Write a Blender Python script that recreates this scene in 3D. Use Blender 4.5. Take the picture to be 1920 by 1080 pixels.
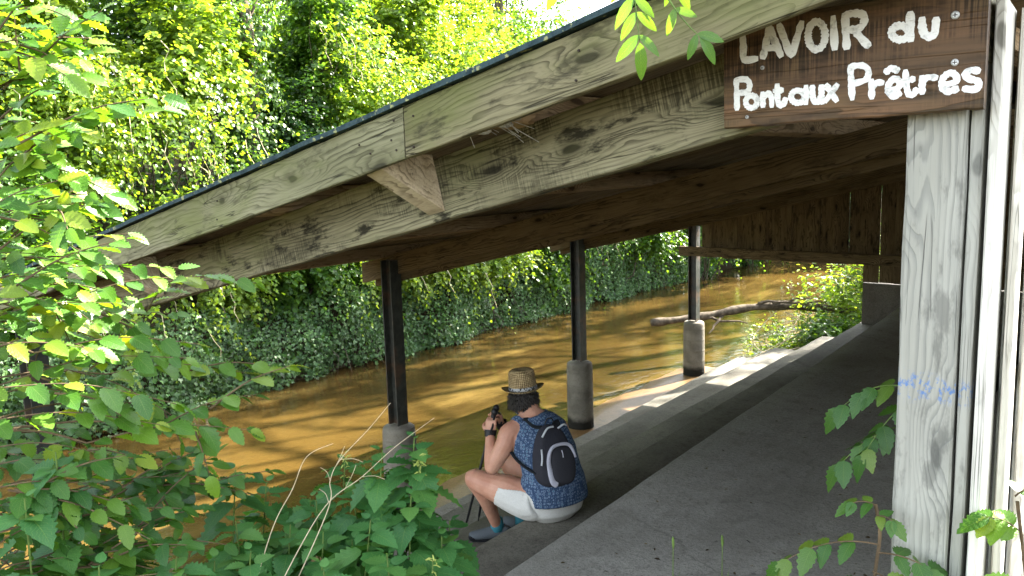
import bpy, bmesh, math, random
import numpy as np
from mathutils import Vector, Matrix, noise as mnoise
random.seed(7); rng = np.random.default_rng(7)
D = bpy.data; SC = bpy.context.scene; COL = SC.collection
for _o in list(D.objects): D.objects.remove(_o)

# ------------------------------------------------------------------ camera, sky, sun, exposure
cd = D.cameras.new("camera"); cam = D.objects.new("camera", cd); COL.objects.link(cam)
cd.sensor_width = 36.0; cd.lens = 1540/1920*36; cd.clip_start = 0.05; cd.clip_end = 900
CR = Vector((0.776347, 0.629584, -0.030168)); CDN = Vector((0.067631, -0.13079, -0.989101)); CF = Vector((-0.626667, 0.765845, -0.144118))
cam.matrix_world = Matrix(((CR.x, -CDN.x, -CF.x, 0), (CR.y, -CDN.y, -CF.y, 0), (CR.z, -CDN.z, -CF.z, 1.8), (0, 0, 0, 1)))
SC.camera = cam
SUN_EL, SUN_AZ = math.radians(38), math.radians(15)          # azimuth: from +Y (along the river) towards +X
wd = D.worlds.new("World"); SC.world = wd; wd.use_nodes = True
wn = wd.node_tree; wn.nodes.clear()
sky = wn.nodes.new("ShaderNodeTexSky"); sky.sky_type = 'NISHITA'; sky.sun_disc = False
sky.sun_elevation = SUN_EL; sky.sun_rotation = SUN_AZ; sky.air_density = 1.0; sky.dust_density = 1.5
bg = wn.nodes.new("ShaderNodeBackground"); bg.inputs['Strength'].default_value = 0.115
wo = wn.nodes.new("ShaderNodeOutputWorld")
hs = wn.nodes.new("ShaderNodeHueSaturation"); hs.inputs['Saturation'].default_value = .42      # pale hazy summer sky
wn.links.new(sky.outputs[0], hs.inputs['Color']); wn.links.new(hs.outputs[0], bg.inputs[0]); wn.links.new(bg.outputs[0], wo.inputs[0])
sl = D.lights.new("sun", 'SUN'); sl.energy = 5.0; sl.angle = math.radians(0.5); sl.color = (1.0, 0.94, 0.84)
sun = D.objects.new("sun", sl); COL.objects.link(sun)
SD = Vector((math.sin(SUN_AZ)*math.cos(SUN_EL), math.cos(SUN_AZ)*math.cos(SUN_EL), math.sin(SUN_EL)))
sun.rotation_euler = SD.to_track_quat('Z', 'Y').to_euler(); sun.location = (0, 0, 30)
vs = SC.view_settings; vs.view_transform = 'Standard'; vs.look = 'None'; vs.gamma = 1.0; vs.use_curve_mapping = False
vs.exposure = 3.3
cy = SC.cycles; cy.use_denoising = True; cy.max_bounces = 7; cy.diffuse_bounces = 4; cy.glossy_bounces = 3
cy.transmission_bounces = 4; cy.transparent_max_bounces = 6; cy.caustics_reflective = False; cy.caustics_refractive = False
cy.sample_clamp_indirect = 6.0

# ------------------------------------------------------------------ helpers
def tag(o, label=None, cat=None, group=None, kind=None):
    if label: o['label'] = label
    if cat: o['category'] = cat
    if group: o['group'] = group
    if kind: o['kind'] = kind
    return o
def empty(name, loc, label=None, cat=None, group=None):
    o = D.objects.new(name, None); o.location = loc; o.empty_display_size = .1; COL.objects.link(o)
    return tag(o, label, cat, group)
def link(name, me, mat=None, parent=None, M=None, smooth=False):
    o = D.objects.new(name, me); COL.objects.link(o)
    if mat is not None and len(me.materials) == 0: me.materials.append(mat)
    if smooth: me.polygons.foreach_set('use_smooth', np.ones(len(me.polygons), bool))
    M = M if M is not None else Matrix.Identity(4)
    if parent is not None:
        o.parent = parent
        off = Vector((0, 0, 0)); p = parent
        while p is not None:
            off += p.location; p = p.parent
        M = Matrix.Translation(-off) @ M if parent.rotation_euler.x == 0 else M
        q = parent
    o.matrix_basis = M
    return o
class MB:
    def __init__(s): s.v = []; s.f = []
    def add(s, vs_, fs):
        b = len(s.v); s.v += [tuple(q) for q in vs_]; s.f += [tuple(b+i for i in f) for f in fs]
    def mesh(s, name='mesh'):
        me = D.meshes.new(name); me.from_pydata(s.v, [], s.f); me.update(); return me
    def obj(s, name, mat, parent=None, smooth=False, M=None):
        return link(name, s.mesh(name), mat, parent, M, smooth)
    def box(s, lo, hi):
        (a, b, c), (d, e, f) = lo, hi
        s.add([(a,b,c),(d,b,c),(d,e,c),(a,e,c),(a,b,f),(d,b,f),(d,e,f),(a,e,f)],
              [(3,2,1,0),(4,5,6,7),(0,1,5,4),(1,2,6,5),(2,3,7,6),(3,0,4,7)])
    def tube(s, pts, rad, n=7, caps=True, ry=None, up=None):
        """loft of elliptic rings along pts; rad a number or a list; ry the second half-axis (list)."""
        pts = [Vector(p) for p in pts]; m = len(pts)
        if not hasattr(rad, '__len__'): rad = [rad]*m
        if ry is None: ry = rad
        elif not hasattr(ry, '__len__'): ry = [ry]*m
        ref = Vector(up) if up is not None else None
        b = len(s.v); prev = None
        for i, p in enumerate(pts):
            t = (pts[min(i+1, m-1)] - pts[max(i-1, 0)])
            t = t.normalized() if t.length > 1e-9 else Vector((0, 0, 1))
            if ref is not None: a = ref - t*ref.dot(t)
            elif prev is not None: a = prev - t*prev.dot(t)
            else: a = t.orthogonal()
            if a.length < 1e-6: a = t.orthogonal()
            a.normalize(); prev = a; c = t.cross(a)
            for k in range(n):
                an = 2*math.pi*k/n
                s.v.append(tuple(p + a*math.cos(an)*rad[i] + c*math.sin(an)*ry[i]))
        for i in range(m-1):
            for k in range(n):
                k2 = (k+1) % n
                s.f.append((b+i*n+k, b+i*n+k2, b+(i+1)*n+k2, b+(i+1)*n+k))
        if caps:
            s.f.append(tuple(b+k for k in reversed(range(n)))); s.f.append(tuple(b+(m-1)*n+k for k in range(n)))
    def ellipsoid(s, c, r, M=None, nu=14, nv=9, p=1.0):
        c = Vector(c); vs_ = []; fs = []
        sg = lambda x: math.copysign(abs(x)**p, x)
        for j in range(nv+1):
            th = math.pi*j/nv
            for i in range(nu):
                ph = 2*math.pi*i/nu
                q = Vector((r[0]*sg(math.sin(th))*sg(math.cos(ph)), r[1]*sg(math.sin(th))*sg(math.sin(ph)), r[2]*sg(math.cos(th))))
                if M is not None: q = M @ q
                vs_.append(c+q)
        for j in range(nv):
            for i in range(nu):
                i2 = (i+1) % nu
                fs.append((j*nu+i, (j+1)*nu+i, (j+1)*nu+i2, j*nu+i2))
        s.add(vs_, fs)
def crom(P, n=6):
    """Catmull-Rom through the points P, n steps per span."""
    P = [Vector(p) for p in P]; out = []
    for i in range(len(P)-1):
        p0 = P[max(i-1, 0)]; p1 = P[i]; p2 = P[i+1]; p3 = P[min(i+2, len(P)-1)]
        for k in range(n):
            t = k/n
            out.append(0.5*((2*p1)+(p2-p0)*t+(2*p0-5*p1+4*p2-p3)*t*t+(-p0+3*p1-3*p2+p3)*t**3))
    out.append(P[-1]); return out
def frame(p0, p1, up=(0, 0, 1)):
    x = (Vector(p1)-Vector(p0)).normalized(); z = Vector(up); z = (z - x*z.dot(x)).normalized(); y = z.cross(x)
    return Matrix(((x.x,y.x,z.x,p0[0]),(x.y,y.y,z.y,p0[1]),(x.z,y.z,z.z,p0[2]),(0,0,0,1)))
def beam(name, p0, p1, w, h, mat, parent=None, up=(0,0,1), ch=.004, jit=.0015, seg=.12, cut0=0, cut1=0):
    """a sawn timber: local X runs along it, Y is the width w, Z the height h; p0, p1 lie on the centre line. cut: plumb cuts of the ends."""
    L = (Vector(p1)-Vector(p0)).length; n = max(2, int(L/seg)+1)
    sec = [(-w/2+ch,-h/2),(w/2-ch,-h/2),(w/2,-h/2+ch),(w/2,h/2-ch),(w/2-ch,h/2),(-w/2+ch,h/2),(-w/2,h/2-ch),(-w/2,-h/2+ch)]
    V = []; F = []
    bow = random.uniform(-1, 1)*.0015*L
    for i in range(n):
        t = i/(n-1); x = L*t; b = bow*math.sin(math.pi*t)
        for (y, z) in sec:
            dx = (cut0*(1-t)+cut1*t)*z if (i == 0 or i == n-1) else 0
            V.append((x+dx, y+random.uniform(-jit,jit), z+random.uniform(-jit,jit)+b))
    for i in range(n-1):
        for k in range(8):
            k2 = (k+1) % 8; F.append((i*8+k, (i+1)*8+k, (i+1)*8+k2, i*8+k2))
    F.append(tuple(range(8))); F.append(tuple((n-1)*8+k for k in reversed(range(8))))
    me = D.meshes.new(name); me.from_pydata(V, [], F); me.update()
    return link(name, me, mat, parent, frame(p0, p1, up))

# ------------------------------------------------------------------ node DSL
class G:
    def __init__(s, name):
        s.m = D.materials.new(name); s.m.use_nodes = True; s.t = s.m.node_tree; s.t.nodes.clear()
        s.out = s.t.nodes.new('ShaderNodeOutputMaterial')
    def n(s, typ, **kw):
        nd = s.t.nodes.new('ShaderNode'+typ)
        for k, v in kw.items(): setattr(nd, k, v)
        return nd
    def put(s, sock, v):
        if v is None: return
        if hasattr(v, 'links') or isinstance(v, bpy.types.NodeSocket): s.t.links.new(v, sock)
        else:
            if isinstance(v, tuple) and len(v) == 3 and sock.type == 'RGBA': v = (*v, 1)
            sock.default_value = v
    def math(s, op, a, b=None, c=None, clamp=False):
        nd = s.n('Math', operation=op, use_clamp=clamp); s.put(nd.inputs[0], a); s.put(nd.inputs[1], b)
        if c is not None: s.put(nd.inputs[2], c)
        return nd.outputs[0]
    def mix(s, f, a, b, blend='MIX'):
        nd = s.n('MixRGB', blend_type=blend); s.put(nd.inputs[0], f); s.put(nd.inputs[1], a); s.put(nd.inputs[2], b); return nd.outputs[0]
    def noise(s, vec=None, scale=5, detail=2, rough=.5, dist=0):
        nd = s.n('TexNoise'); s.put(nd.inputs['Vector'], vec); nd.inputs['Scale'].default_value = scale
        nd.inputs['Detail'].default_value = detail; nd.inputs['Roughness'].default_value = rough; nd.inputs['Distortion'].default_value = dist
        return nd.outputs['Fac']
    def vor(s, vec=None, scale=5, feature='F1', out='Distance', rnd=1.0):
        nd = s.n('TexVoronoi', feature=feature); s.put(nd.inputs['Vector'], vec); nd.inputs['Scale'].default_value = scale
        nd.inputs['Randomness'].default_value = rnd
        return nd.outputs[out]
    def rng(s, v, a, b, c=0, d=1, smooth=True):
        nd = s.n('MapRange'); nd.interpolation_type = 'SMOOTHSTEP' if smooth else 'LINEAR'; s.put(nd.inputs[0], v)
        for i, q in zip((1,2,3,4), (a,b,c,d)): s.put(nd.inputs[i], q)
        return nd.outputs[0]
    def vmap(s, vec, scale=(1,1,1), loc=(0,0,0), rot=(0,0,0)):
        nd = s.n('Mapping'); s.put(nd.inputs['Vector'], vec); s.put(nd.inputs['Scale'], scale); s.put(nd.inputs['Location'], loc); s.put(nd.inputs['Rotation'], rot); return nd.outputs[0]
    def sep(s, v):
        nd = s.n('SeparateXYZ'); s.put(nd.inputs[0], v); return nd.outputs
    def comb(s, x, y, z):
        nd = s.n('CombineXYZ'); s.put(nd.inputs[0], x); s.put(nd.inputs[1], y); s.put(nd.inputs[2], z); return nd.outputs[0]
    def objco(s, off=True):
        tc = s.n('TexCoord').outputs['Object']
        if not off: return tc
        r = s.n('ObjectInfo').outputs['Random']
        a = s.n('VectorMath', operation='ADD'); s.put(a.inputs[0], tc); s.put(a.inputs[1], s.comb(s.math('MULTIPLY', r, 37.0), s.math('MULTIPLY', r, 11.0), s.math('MULTIPLY', r, 23.0)))
        return a.outputs[0]
    def bump(s, h, strength=.3, dist=.01):
        nd = s.n('Bump'); s.put(nd.inputs['Height'], h); nd.inputs['Strength'].default_value = strength; nd.inputs['Distance'].default_value = dist; return nd.outputs[0]
    def bsdf(s, col, rough=.8, bump=None, spec=.3, metal=0, **kw):
        p = s.n('BsdfPrincipled'); s.put(p.inputs['Base Color'], col); s.put(p.inputs['Roughness'], rough); s.put(p.inputs['Metallic'], metal)
        s.put(p.inputs['Specular IOR Level'], spec)
        if bump is not None: s.put(p.inputs['Normal'], bump)
        for k, v in kw.items(): s.put(p.inputs[k.replace('_', ' ')], v)
        return p.outputs[0]
    def done(s, sh): s.t.links.new(sh, s.out.inputs['Surface']); return s.m

def wood(name, dark, mid, light, stain=0.0, green=0.0, ring=294.0, knots=1.0, rough=.85, fib=1.0, saw=0.0, graffiti=False, crack=.8, pick_=.6, lowamp=44.0):
    g = G(name); P = g.objco(); x, y, z = g.sep(P)
    v = g.math('ADD', z, g.math('MULTIPLY', y, .8))
    low = g.noise(g.vmap(P, (1.1, 5, 5)), 1.6, 3, .55)
    zy = g.math('ADD', z, y)
    wob = g.noise(g.vmap(P, (5, 14, 14)), 1.0, 2)
    kin = g.comb(g.math('ADD', g.math('MULTIPLY', x, 2.3), g.math('MULTIPLY', g.math('SUBTRACT', wob, .5), .5)), g.math('MULTIPLY', zy, 6.5), 0)
    kv = g.n('TexVoronoi', voronoi_dimensions='2D', feature='F1'); g.put(kv.inputs['Vector'], kin); kv.inputs['Scale'].default_value = 1.0
    d2 = kv.outputs['Distance']; pick = g.rng(g.sep(kv.outputs['Color'])[0], pick_, pick_+.06)      # only some cells hold a knot
    K = g.math('MULTIPLY', g.math('MULTIPLY', g.rng(d2, 0.0, .50, 1, 0), pick), knots)
    mid_n = g.noise(g.vmap(P, (3.5, 22, 22)), 1.0, 3, .6)
    field = g.math('ADD', g.math('ADD', g.math('MULTIPLY', v, ring), g.math('MULTIPLY', low, lowamp)), g.math('ADD', g.math('MULTIPLY', K, 30.0), g.math('MULTIPLY', mid_n, 7.0)))
    fr = g.math('FRACT', g.math('DIVIDE', field, 6.2832))
    rings = g.math('MULTIPLY', g.rng(fr, .35, .92), g.rng(fr, .92, 1.0, 1, 0))
    rings = g.math('MULTIPLY', rings, g.rng(g.noise(g.vmap(P, (1.6, 12, 12)), 1.3, 3, .6), .36, .62, .12, 1.0))
    fibre = g.noise(g.vmap(P, (4, 160, 160)), 1.0, 3, .6)
    blot = g.noise(g.vmap(P, (1.5, 6, 6)), 1.2, 4, .6)
    c = g.mix(g.rng(blot, .3, .7), mid, light)
    c = g.mix(g.math('MULTIPLY', rings, .78), c, dark)
    c = g.mix(g.math('MULTIPLY', g.rng(fibre, .45, .75), .45*fib), c, dark)
    c = g.mix(g.math('MULTIPLY', g.math('MULTIPLY', g.rng(d2, .04, .26, 1, 0), pick), .5*min(1, knots)), c, dark)
    c = g.mix(g.math('MULTIPLY', g.math('MULTIPLY', g.rng(d2, .055, .10, 1, 0), pick), .85*min(1, knots)), c, tuple(q*.5 for q in dark))
    if green:
        gn = g.noise(g.vmap(P, (1.3, 3, 3)), 1.7, 3, .6)
        c = g.mix(g.math('MULTIPLY', g.rng(gn, .42, .72), green), c, (.125, .145, .035))
    if saw:      # rough saw marks across the grain
        sw = g.noise(g.vmap(P, (170, 1.5, 5)), 1.0, 2, .6); sm = g.noise(g.vmap(P, (2.0, 4, 6)), 1.3, 4, .65)
        c = g.mix(g.math('MULTIPLY', g.math('MULTIPLY', g.rng(sw, .36, .60), g.rng(sm, .44, .60)), saw), c, tuple(q*.25 for q in dark))
    if stain:
        st = g.noise(g.vmap(P, (3.0, 9, 9)), 1.5, 5, .7)
        c = g.mix(g.math('MULTIPLY', g.rng(st, .53, .66), stain), c, tuple(q*.22 for q in dark))
    cr = g.noise(g.vmap(P, (.9, 26, 26)), 1.0, 2, .45)       # long drying cracks
    crk = g.rng(g.math('ABSOLUTE', g.math('SUBTRACT', cr, .5)), .0, .012, 1, 0)
    crm = g.rng(g.noise(g.vmap(P, (1.1, 3, 3)), 2.1, 2), .52, .6)
    crk = g.math('MULTIPLY', crk, crm)
    c = g.mix(g.math('MULTIPLY', crk, crack), c, tuple(q*.25 for q in dark))
    if graffiti:      # a scrawl of blue spray paint on the post
        dx = g.math('ABSOLUTE', g.math('SUBTRACT', g.sep(g.objco(False))[0], g.math('ADD', 1.235, g.math('MULTIPLY', g.noise(P, 14, 2), .07))))
        gm = g.math('MULTIPLY', g.rng(dx, .006, .05, 1, 0), g.rng(g.noise(g.vmap(P, (45, 60, 60)), 1, 4, .7), .50, .62))
        c = g.mix(g.math('MULTIPLY', gm, .75), c, (.05, .16, .42))
    h = g.math('SUBTRACT', g.math('ADD', g.math('MULTIPLY', rings, -.5), g.math('MULTIPLY', fibre, .5)), g.math('MULTIPLY', crk, 1.5))
    return g.done(g.bsdf(c, rough, g.bump(h, .55, .004), .2))

def plain(name, col, rough=.7, spec=.3, metal=0, var=.25, scale=20, bumps=.1, dark=None):
    g = G(name); P = g.objco(); nz = g.noise(P, scale, 4, .6)
    c = g.mix(g.rng(nz, .3, .75), tuple(q*(1-var) for q in col) if dark is None else dark, tuple(min(1, q*(1+var)) for q in col))
    return g.done(g.bsdf(c, rough, g.bump(g.noise(P, scale*6, 3), bumps, .003), spec, metal))

def concrete(name, a, b, stain, wet=False):
    g = G(name); P = g.n('TexCoord').outputs['Object']
    big = g.noise(P, 1.1, 5, .62); mid = g.noise(P, 9, 4, .65); grit = g.noise(P, 120, 2, .7)
    c = g.mix(g.rng(big, .32, .7), a, b)
    c = g.mix(g.math('MULTIPLY', g.rng(mid, .5, .72), .5), c, stain)
    g2 = g.noise(P, 52, 3, .75)
    c = g.mix(g.math('MULTIPLY', g.rng(g2, .48, .68), .40), c, tuple(q*.45 for q in stain)); c = g.mix(g.math('MULTIPLY', g.rng(g2, .30, .44, 1, 0), .30), c, tuple(min(1, q*1.35) for q in b))
    c = g.mix(g.math('MULTIPLY', g.rng(grit, .5, .72), .50), c, tuple(q*.35 for q in stain))
    pk = g.vor(P, 38); c = g.mix(g.math('MULTIPLY', g.rng(pk, .05, .16, 1, 0), .5), c, tuple(q*.3 for q in stain))
    ve = g.n('TexVoronoi', feature='DISTANCE_TO_EDGE'); wv = g.n('VectorMath', operation='ADD'); g.put(wv.inputs[0], P); g.put(wv.inputs[1], g.comb(g.math('MULTIPLY', mid, .25), g.math('MULTIPLY', big, .6), 0)); g.put(ve.inputs['Vector'], wv.outputs[0]); ve.inputs['Scale'].default_value = .42
    c = g.mix(g.math('MULTIPLY', g.math('MULTIPLY', g.rng(ve.outputs['Distance'], .0, .006, 1, 0), g.rng(g.noise(P, .8, 2), .50, .60)), .3), c, tuple(q*.3 for q in stain))
    damp = g.noise(g.vmap(P, (1.6, .5, 1)), .9, 4, .65); c = g.mix(g.math('MULTIPLY', g.rng(damp, .48, .66), .45), c, stain)
    h = g.math('ADD', g.math('MULTIPLY', grit, .35), mid)
    return g.done(g.bsdf(c, .42 if wet else .88, g.bump(h, .5, .008), .35 if wet else .2))

def leafmat(name, trans=.42, rough=.38, spec=.4, obj=None, veins=False, gain=1.0):
    """colour per leaf from the point attribute 'tint', or (obj=[c0, c1, c2]) from the object's random number."""
    g = G(name)
    if obj is None:
        a = g.n('Attribute', attribute_name='tint'); c = a.outputs['Color']
    else:
        r = g.n('ObjectInfo').outputs['Random']; cr = g.n('ValToRGB'); g.put(cr.inputs[0], r)
        e = cr.color_ramp.elements; k = len(obj)
        while len(e) < k: e.new(.5)
        for i, (p_, q) in enumerate(obj): e[i].position = p_; e[i].color = (*q, 1)
        c = cr.outputs[0]
    h = None
    if veins:
        uv = g.n('UVMap').outputs[0]; u, v, _ = g.sep(uv)
        au = g.math('ABSOLUTE', u)
        mid = g.rng(au, .0, .05, 1, 0)
        w = g.math('SUBTRACT', g.math('MULTIPLY', v, 11.0), g.math('MULTIPLY', au, 3.2))
        fr = g.math('ABSOLUTE', g.math('SUBTRACT', g.math('FRACT', w), .5))
        vein = g.rng(fr, .0, .13, 1, 0)
        vv = g.math('MAXIMUM', mid, g.math('MULTIPLY', vein, .7))
        c = g.mix(g.math('MULTIPLY', vv, .55), c, g.mix(.5, c, (.30, .42, .10)))
        nz = g.noise(g.objco(), 26, 3); c = g.mix(g.math('MULTIPLY', g.rng(nz, .45, .7), .3), c, g.mix(.55, c, (.01, .03, .005)))
        h = g.bump(g.math('MULTIPLY', vv, -1.0), .35, .002)
    else:
        pass
    dif = g.n('BsdfPrincipled'); g.put(dif.inputs['Base Color'], c); dif.inputs['Roughness'].default_value = rough; dif.inputs['Specular IOR Level'].default_value = spec
    tr = g.n('BsdfTranslucent'); tc = g.mix(1.0, c, (1.75*gain, 1.55*gain, .42*gain), 'MULTIPLY'); g.put(tr.inputs['Color'], tc)
    if h is not None: g.put(dif.inputs['Normal'], h)
    mx = g.n('MixShader'); mx.inputs[0].default_value = trans
    g.t.links.new(dif.outputs[0], mx.inputs[1]); g.t.links.new(tr.outputs[0], mx.inputs[2])
    return g.done(mx.outputs[0])

# ------------------------------------------------------------------ materials
M = {}
M['barge'] = wood('weathered_bargeboard', (.055,.050,.026), (.165,.155,.088), (.255,.240,.145), stain=.45, green=.55, ring=330)
M['barge2'] = wood('brown_bargeboard', (.042,.035,.018), (.125,.108,.058), (.205,.18,.102), stain=.6, green=.50, ring=300, pick_=.5)
M['rafter'] = wood('sawn_rafter', (.036,.031,.018), (.175,.155,.09), (.30,.27,.17), stain=.9, green=.40, ring=380, saw=.65, pick_=.45)
M['inner'] = wood('brown_roof_timber', (.032,.022,.010), (.132,.093,.044), (.20,.148,.076), stain=.35, ring=315)
M['purlin'] = wood('purlin_timber', (.10,.06,.028), (.30,.20,.10), (.42,.30,.17), stain=.3, ring=252)
M['plank'] = wood('gable_plank', (.032,.022,.011), (.115,.082,.041), (.20,.148,.078), stain=.6, ring=252)
M['bracket'] = wood('bracket_timber', (.16,.12,.07), (.45,.36,.23), (.58,.48,.34), stain=.15, ring=252, knots=.4)
M['post'] = wood('silver_post', (.215,.215,.19), (.31,.305,.26), (.39,.385,.335), stain=.45, ring=520, lowamp=26.0, knots=.8, fib=1.0, graffiti=True, pick_=.45)
M['clad'] = wood('silver_cladding', (.32,.30,.25), (.60,.58,.51), (.72,.70,.63), stain=.25, ring=231)
M['sign'] = wood('stained_sign', (.030,.021,.012), (.085,.054,.029), (.165,.090,.045), stain=.3, green=.3, ring=40, knots=0, saw=.8, rough=.6, crack=.15)
M['batten'] = plain('dark_batten', (.03,.024,.018), .9)
def steel():
    g = G('painted_steel'); P = g.n('TexCoord').outputs['Object']
    nz = g.noise(P, 14, 5, .7); c = g.mix(g.rng(nz, .35, .7), (.022,.024,.019), (.050,.052,.042))
    c = g.mix(g.math('MULTIPLY', g.rng(g.noise(P, 5, 4), .50, .68), .6), c, (.105,.055,.028))
    return g.done(g.bsdf(c, .5, g.bump(nz, .15, .004), .4))
M['steel'] = steel()
def pier_mat():
    g = G('pier_concrete'); P = g.n('TexCoord').outputs['Object']; z = g.sep(P)[2]
    big = g.noise(P, 4, 4, .6); grit = g.noise(P, 70, 3, .7)
    c = g.mix(g.rng(big, .3, .7), (.125,.113,.085), (.22,.20,.155)); c = g.mix(g.math('MULTIPLY', g.rng(grit, .45, .75), .4), c, (.07,.06,.045))
    zz = g.math('ADD', z, g.math('MULTIPLY', big, .14))
    c = g.mix(g.rng(zz, -1.13, -1.04, 1, 0), c, (.018,.017,.012))
    bd = g.rng(g.math('SINE', g.math('MULTIPLY', z, 40)), .8, 1)
    return g.done(g.bsdf(c, .85, g.bump(g.math('ADD', grit, g.math('MULTIPLY', bd, .6)), .6, .008), .2))
M['pier'] = pier_mat()
M['floor'] = concrete('platform_concrete', (.30,.288,.248), (.40,.385,.338), (.175,.165,.14))
M['step'] = concrete('step_stone', (.15,.14,.112), (.225,.21,.172), (.075,.067,.05))
M['wetstep'] = concrete('wet_stone', (.15,.085,.030), (.23,.135,.052), (.07,.042,.018), wet=True)
M['wall'] = concrete('wall_concrete', (.13,.12,.10), (.20,.185,.155), (.07,.06,.05))
def soil():
    g = G('bank_soil'); P = g.n('TexCoord').outputs['Object']
    a = g.noise(P, 1.3, 5, .6); b = g.noise(P, 22, 4, .7)
    c = g.mix(g.rng(a, .35, .65), (.034,.025,.014), (.062,.048,.027)); c = g.mix(g.math('MULTIPLY', g.rng(b, .45, .7), .6), c, (.022,.017,.010))
    c = g.mix(g.math('MULTIPLY', g.rng(g.noise(P, .7, 3), .5, .66), .5), c, (.035,.055,.015))
    return g.done(g.bsdf(c, .95, g.bump(g.math('ADD', b, a), .8, .05), .15))
M['soil'] = soil()
def water():
    g = G('muddy_water'); P = g.n('TexCoord').outputs['Object']
    a = g.noise(g.vmap(P, (.28, .16, 1)), 1.0, 3, .55)
    lit_silt = g.noise(g.vmap(P, (.9, .22, 1), rot=(0, 0, .12)), 1.4, 4, .6)  # silt streaks that also carry the sun's golden bands as colour
    c = g.mix(g.rng(a, .3, .7), (.020,.0125,.0042), (.068,.041,.0098)); c = g.mix(g.math('MULTIPLY', g.rng(lit_silt, .45, .7), .5), c, (.165,.110,.031))
    rip = g.noise(g.vmap(P, (5.5, 3.2, 1)), 1.0, 4, .6, .6); rip2 = g.noise(g.vmap(P, (22, 13, 1)), 1.0, 2, .5, .4)
    h = g.math('ADD', rip, g.math('MULTIPLY', rip2, .22))
    return g.done(g.bsdf(c, .045, g.bump(h, .13, .06), .5, IOR=1.33))
M['water'] = water()
M['roof'] = plain('bitumen_roof', (.020,.034,.036), .75, .3, var=.5, scale=30, bumps=.4)
def roofedge():
    g = G('roof_edge'); P = g.objco(); n1 = g.noise(P, 28, 4, .7)
    c = g.mix(g.rng(n1, .3, .6), (.012,.026,.032), (.035,.060,.066)); c = g.mix(g.rng(g.noise(P, 45, 3), .60, .68), c, (.26,.27,.13))
    return g.done(g.bsdf(c, .8, g.bump(n1, .6, .006), .2))
M['roofedge'] = roofedge()
def paint_mat():
    g = G('worn_white_paint'); P = g.objco(); a = g.noise(P, 34, 4, .7); st = g.noise(g.vmap(P, (60, 60, 300)), 1, 3, .6)
    c = g.mix(g.rng(a, .52, .72), (.80,.80,.77), (.42,.42,.40)); c = g.mix(g.math('MULTIPLY', g.rng(st, .56, .72), .5), c, (.30,.25,.20))
    return g.done(g.bsdf(c, .6, g.bump(g.math('ADD', a, st), .4, .002), .25))
M['paint'] = paint_mat()
M['zinc'] = plain('zinc_screw', (.42,.42,.40), .45, .5, .7, var=.2, scale=90)
M['nail'] = plain('rusty_nail', (.03,.02,.014), .8)
M['bark'] = plain('bark', (.10,.082,.06), .95, .1, var=.5, scale=14, bumps=.8)
M['barkgrey'] = plain('pale_bark', (.22,.20,.165), .95, .1, var=.5, scale=9, bumps=.8)
M['twig'] = plain('twig', (.12,.085,.05), .9, .1, var=.35, scale=30)
M['straw'] = plain('dry_stem', (.50,.41,.27), .8, .2, var=.2, scale=40)
M['stem'] = plain('green_stem', (.10,.16,.035), .7, .3, var=.3, scale=30)
M['tassel'] = plain('nettle_flower', (.36,.42,.10), .7, .3, var=.2, scale=60)
M['web'] = plain('cobweb', (.42,.41,.38), .95, .05, var=.4, scale=30, bumps=.8)

# ------------------------------------------------------------------ ground, river, steps
WZ = -1.28
def nz(x, y, s=1.0, seed=0.0): return mnoise.noise((x*s+seed, y*s-seed*.7, seed*1.3))
def ground_h(x, y):
    # river channel between the near bank (x about -5) and the far bank (x about -10.1)
    far = -10.15 + .25*nz(0, y, .35, 3) + (.05*max(0, y-20))
    if y > 24: far += min(34, (y-24)**1.5*.35)                             # the river bends away behind the far bushes
    if x < far:
        d = far-x
        h = -1.75 + 1.35*min(1, d/.35) + 1.2*max(0, min(1, (d-.3)/1.0)) + .24*max(0, min(7, d-1.2)) + .06*max(0, d-8.2)
        h += .12*nz(x, y, 1.1, 5)*min(1, d)
    else:
        h = -2.2
    if x > -.32: n = -.03 + .03*nz(x, y, .8, 9) + min(.5, max(0, x)*.01)
    elif y > 11.15: n = -.15 - .62*max(0, -3.0-x)**1.25 - .12*max(0, -.4-x)*(1 if x > -3 else 1)
    else: n = -.16 - .312*max(0, -.35-x)
    n += .03*nz(x, y, 2.2, 1) if (y < 1.9 or y > 11.2) else 0
    if y > 27: n = max(n, -1.5 + (y-27)*.4) if y < 32 else max(n, .5)
    return max(h, n, -2.2)
def axis(lo, hi, fine_lo, fine_hi, step, grow):
    a = list(np.arange(fine_lo, fine_hi+1e-6, step)); s = step
    while a[-1] < hi: s *= grow; a.append(min(hi, a[-1]+s))
    s = step
    while a[0] > lo: s *= grow; a.insert(0, max(lo, a[0]-s))
    return a
gx = axis(-320, 320, -14, 2, .16, 1.35); gy = axis(-320, 320, -2, 30, .22, 1.35)
gv = [(x, y, ground_h(x, y)) for y in gy for x in gx]; nx_ = len(gx)
gf = [(j*nx_+i, j*nx_+i+1, (j+1)*nx_+i+1, (j+1)*nx_+i) for j in range(len(gy)-1) for i in range(nx_-1)]
me = D.meshes.new('ground'); me.from_pydata(gv, [], gf); me.update()
tag(link('ground', me, M['soil'], smooth=True), 'dark earth of the river banks and the path', 'ground', kind='structure')
wb = MB(); wb.add([(-14, -30, WZ), (-3.2, -30, WZ), (-3.2, 34, WZ), (-14, 34, WZ)], [(0,1,2,3)])
tag(wb.obj('river', M['water']), 'muddy golden brown river flowing past the steps', 'river', kind='structure')

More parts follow.
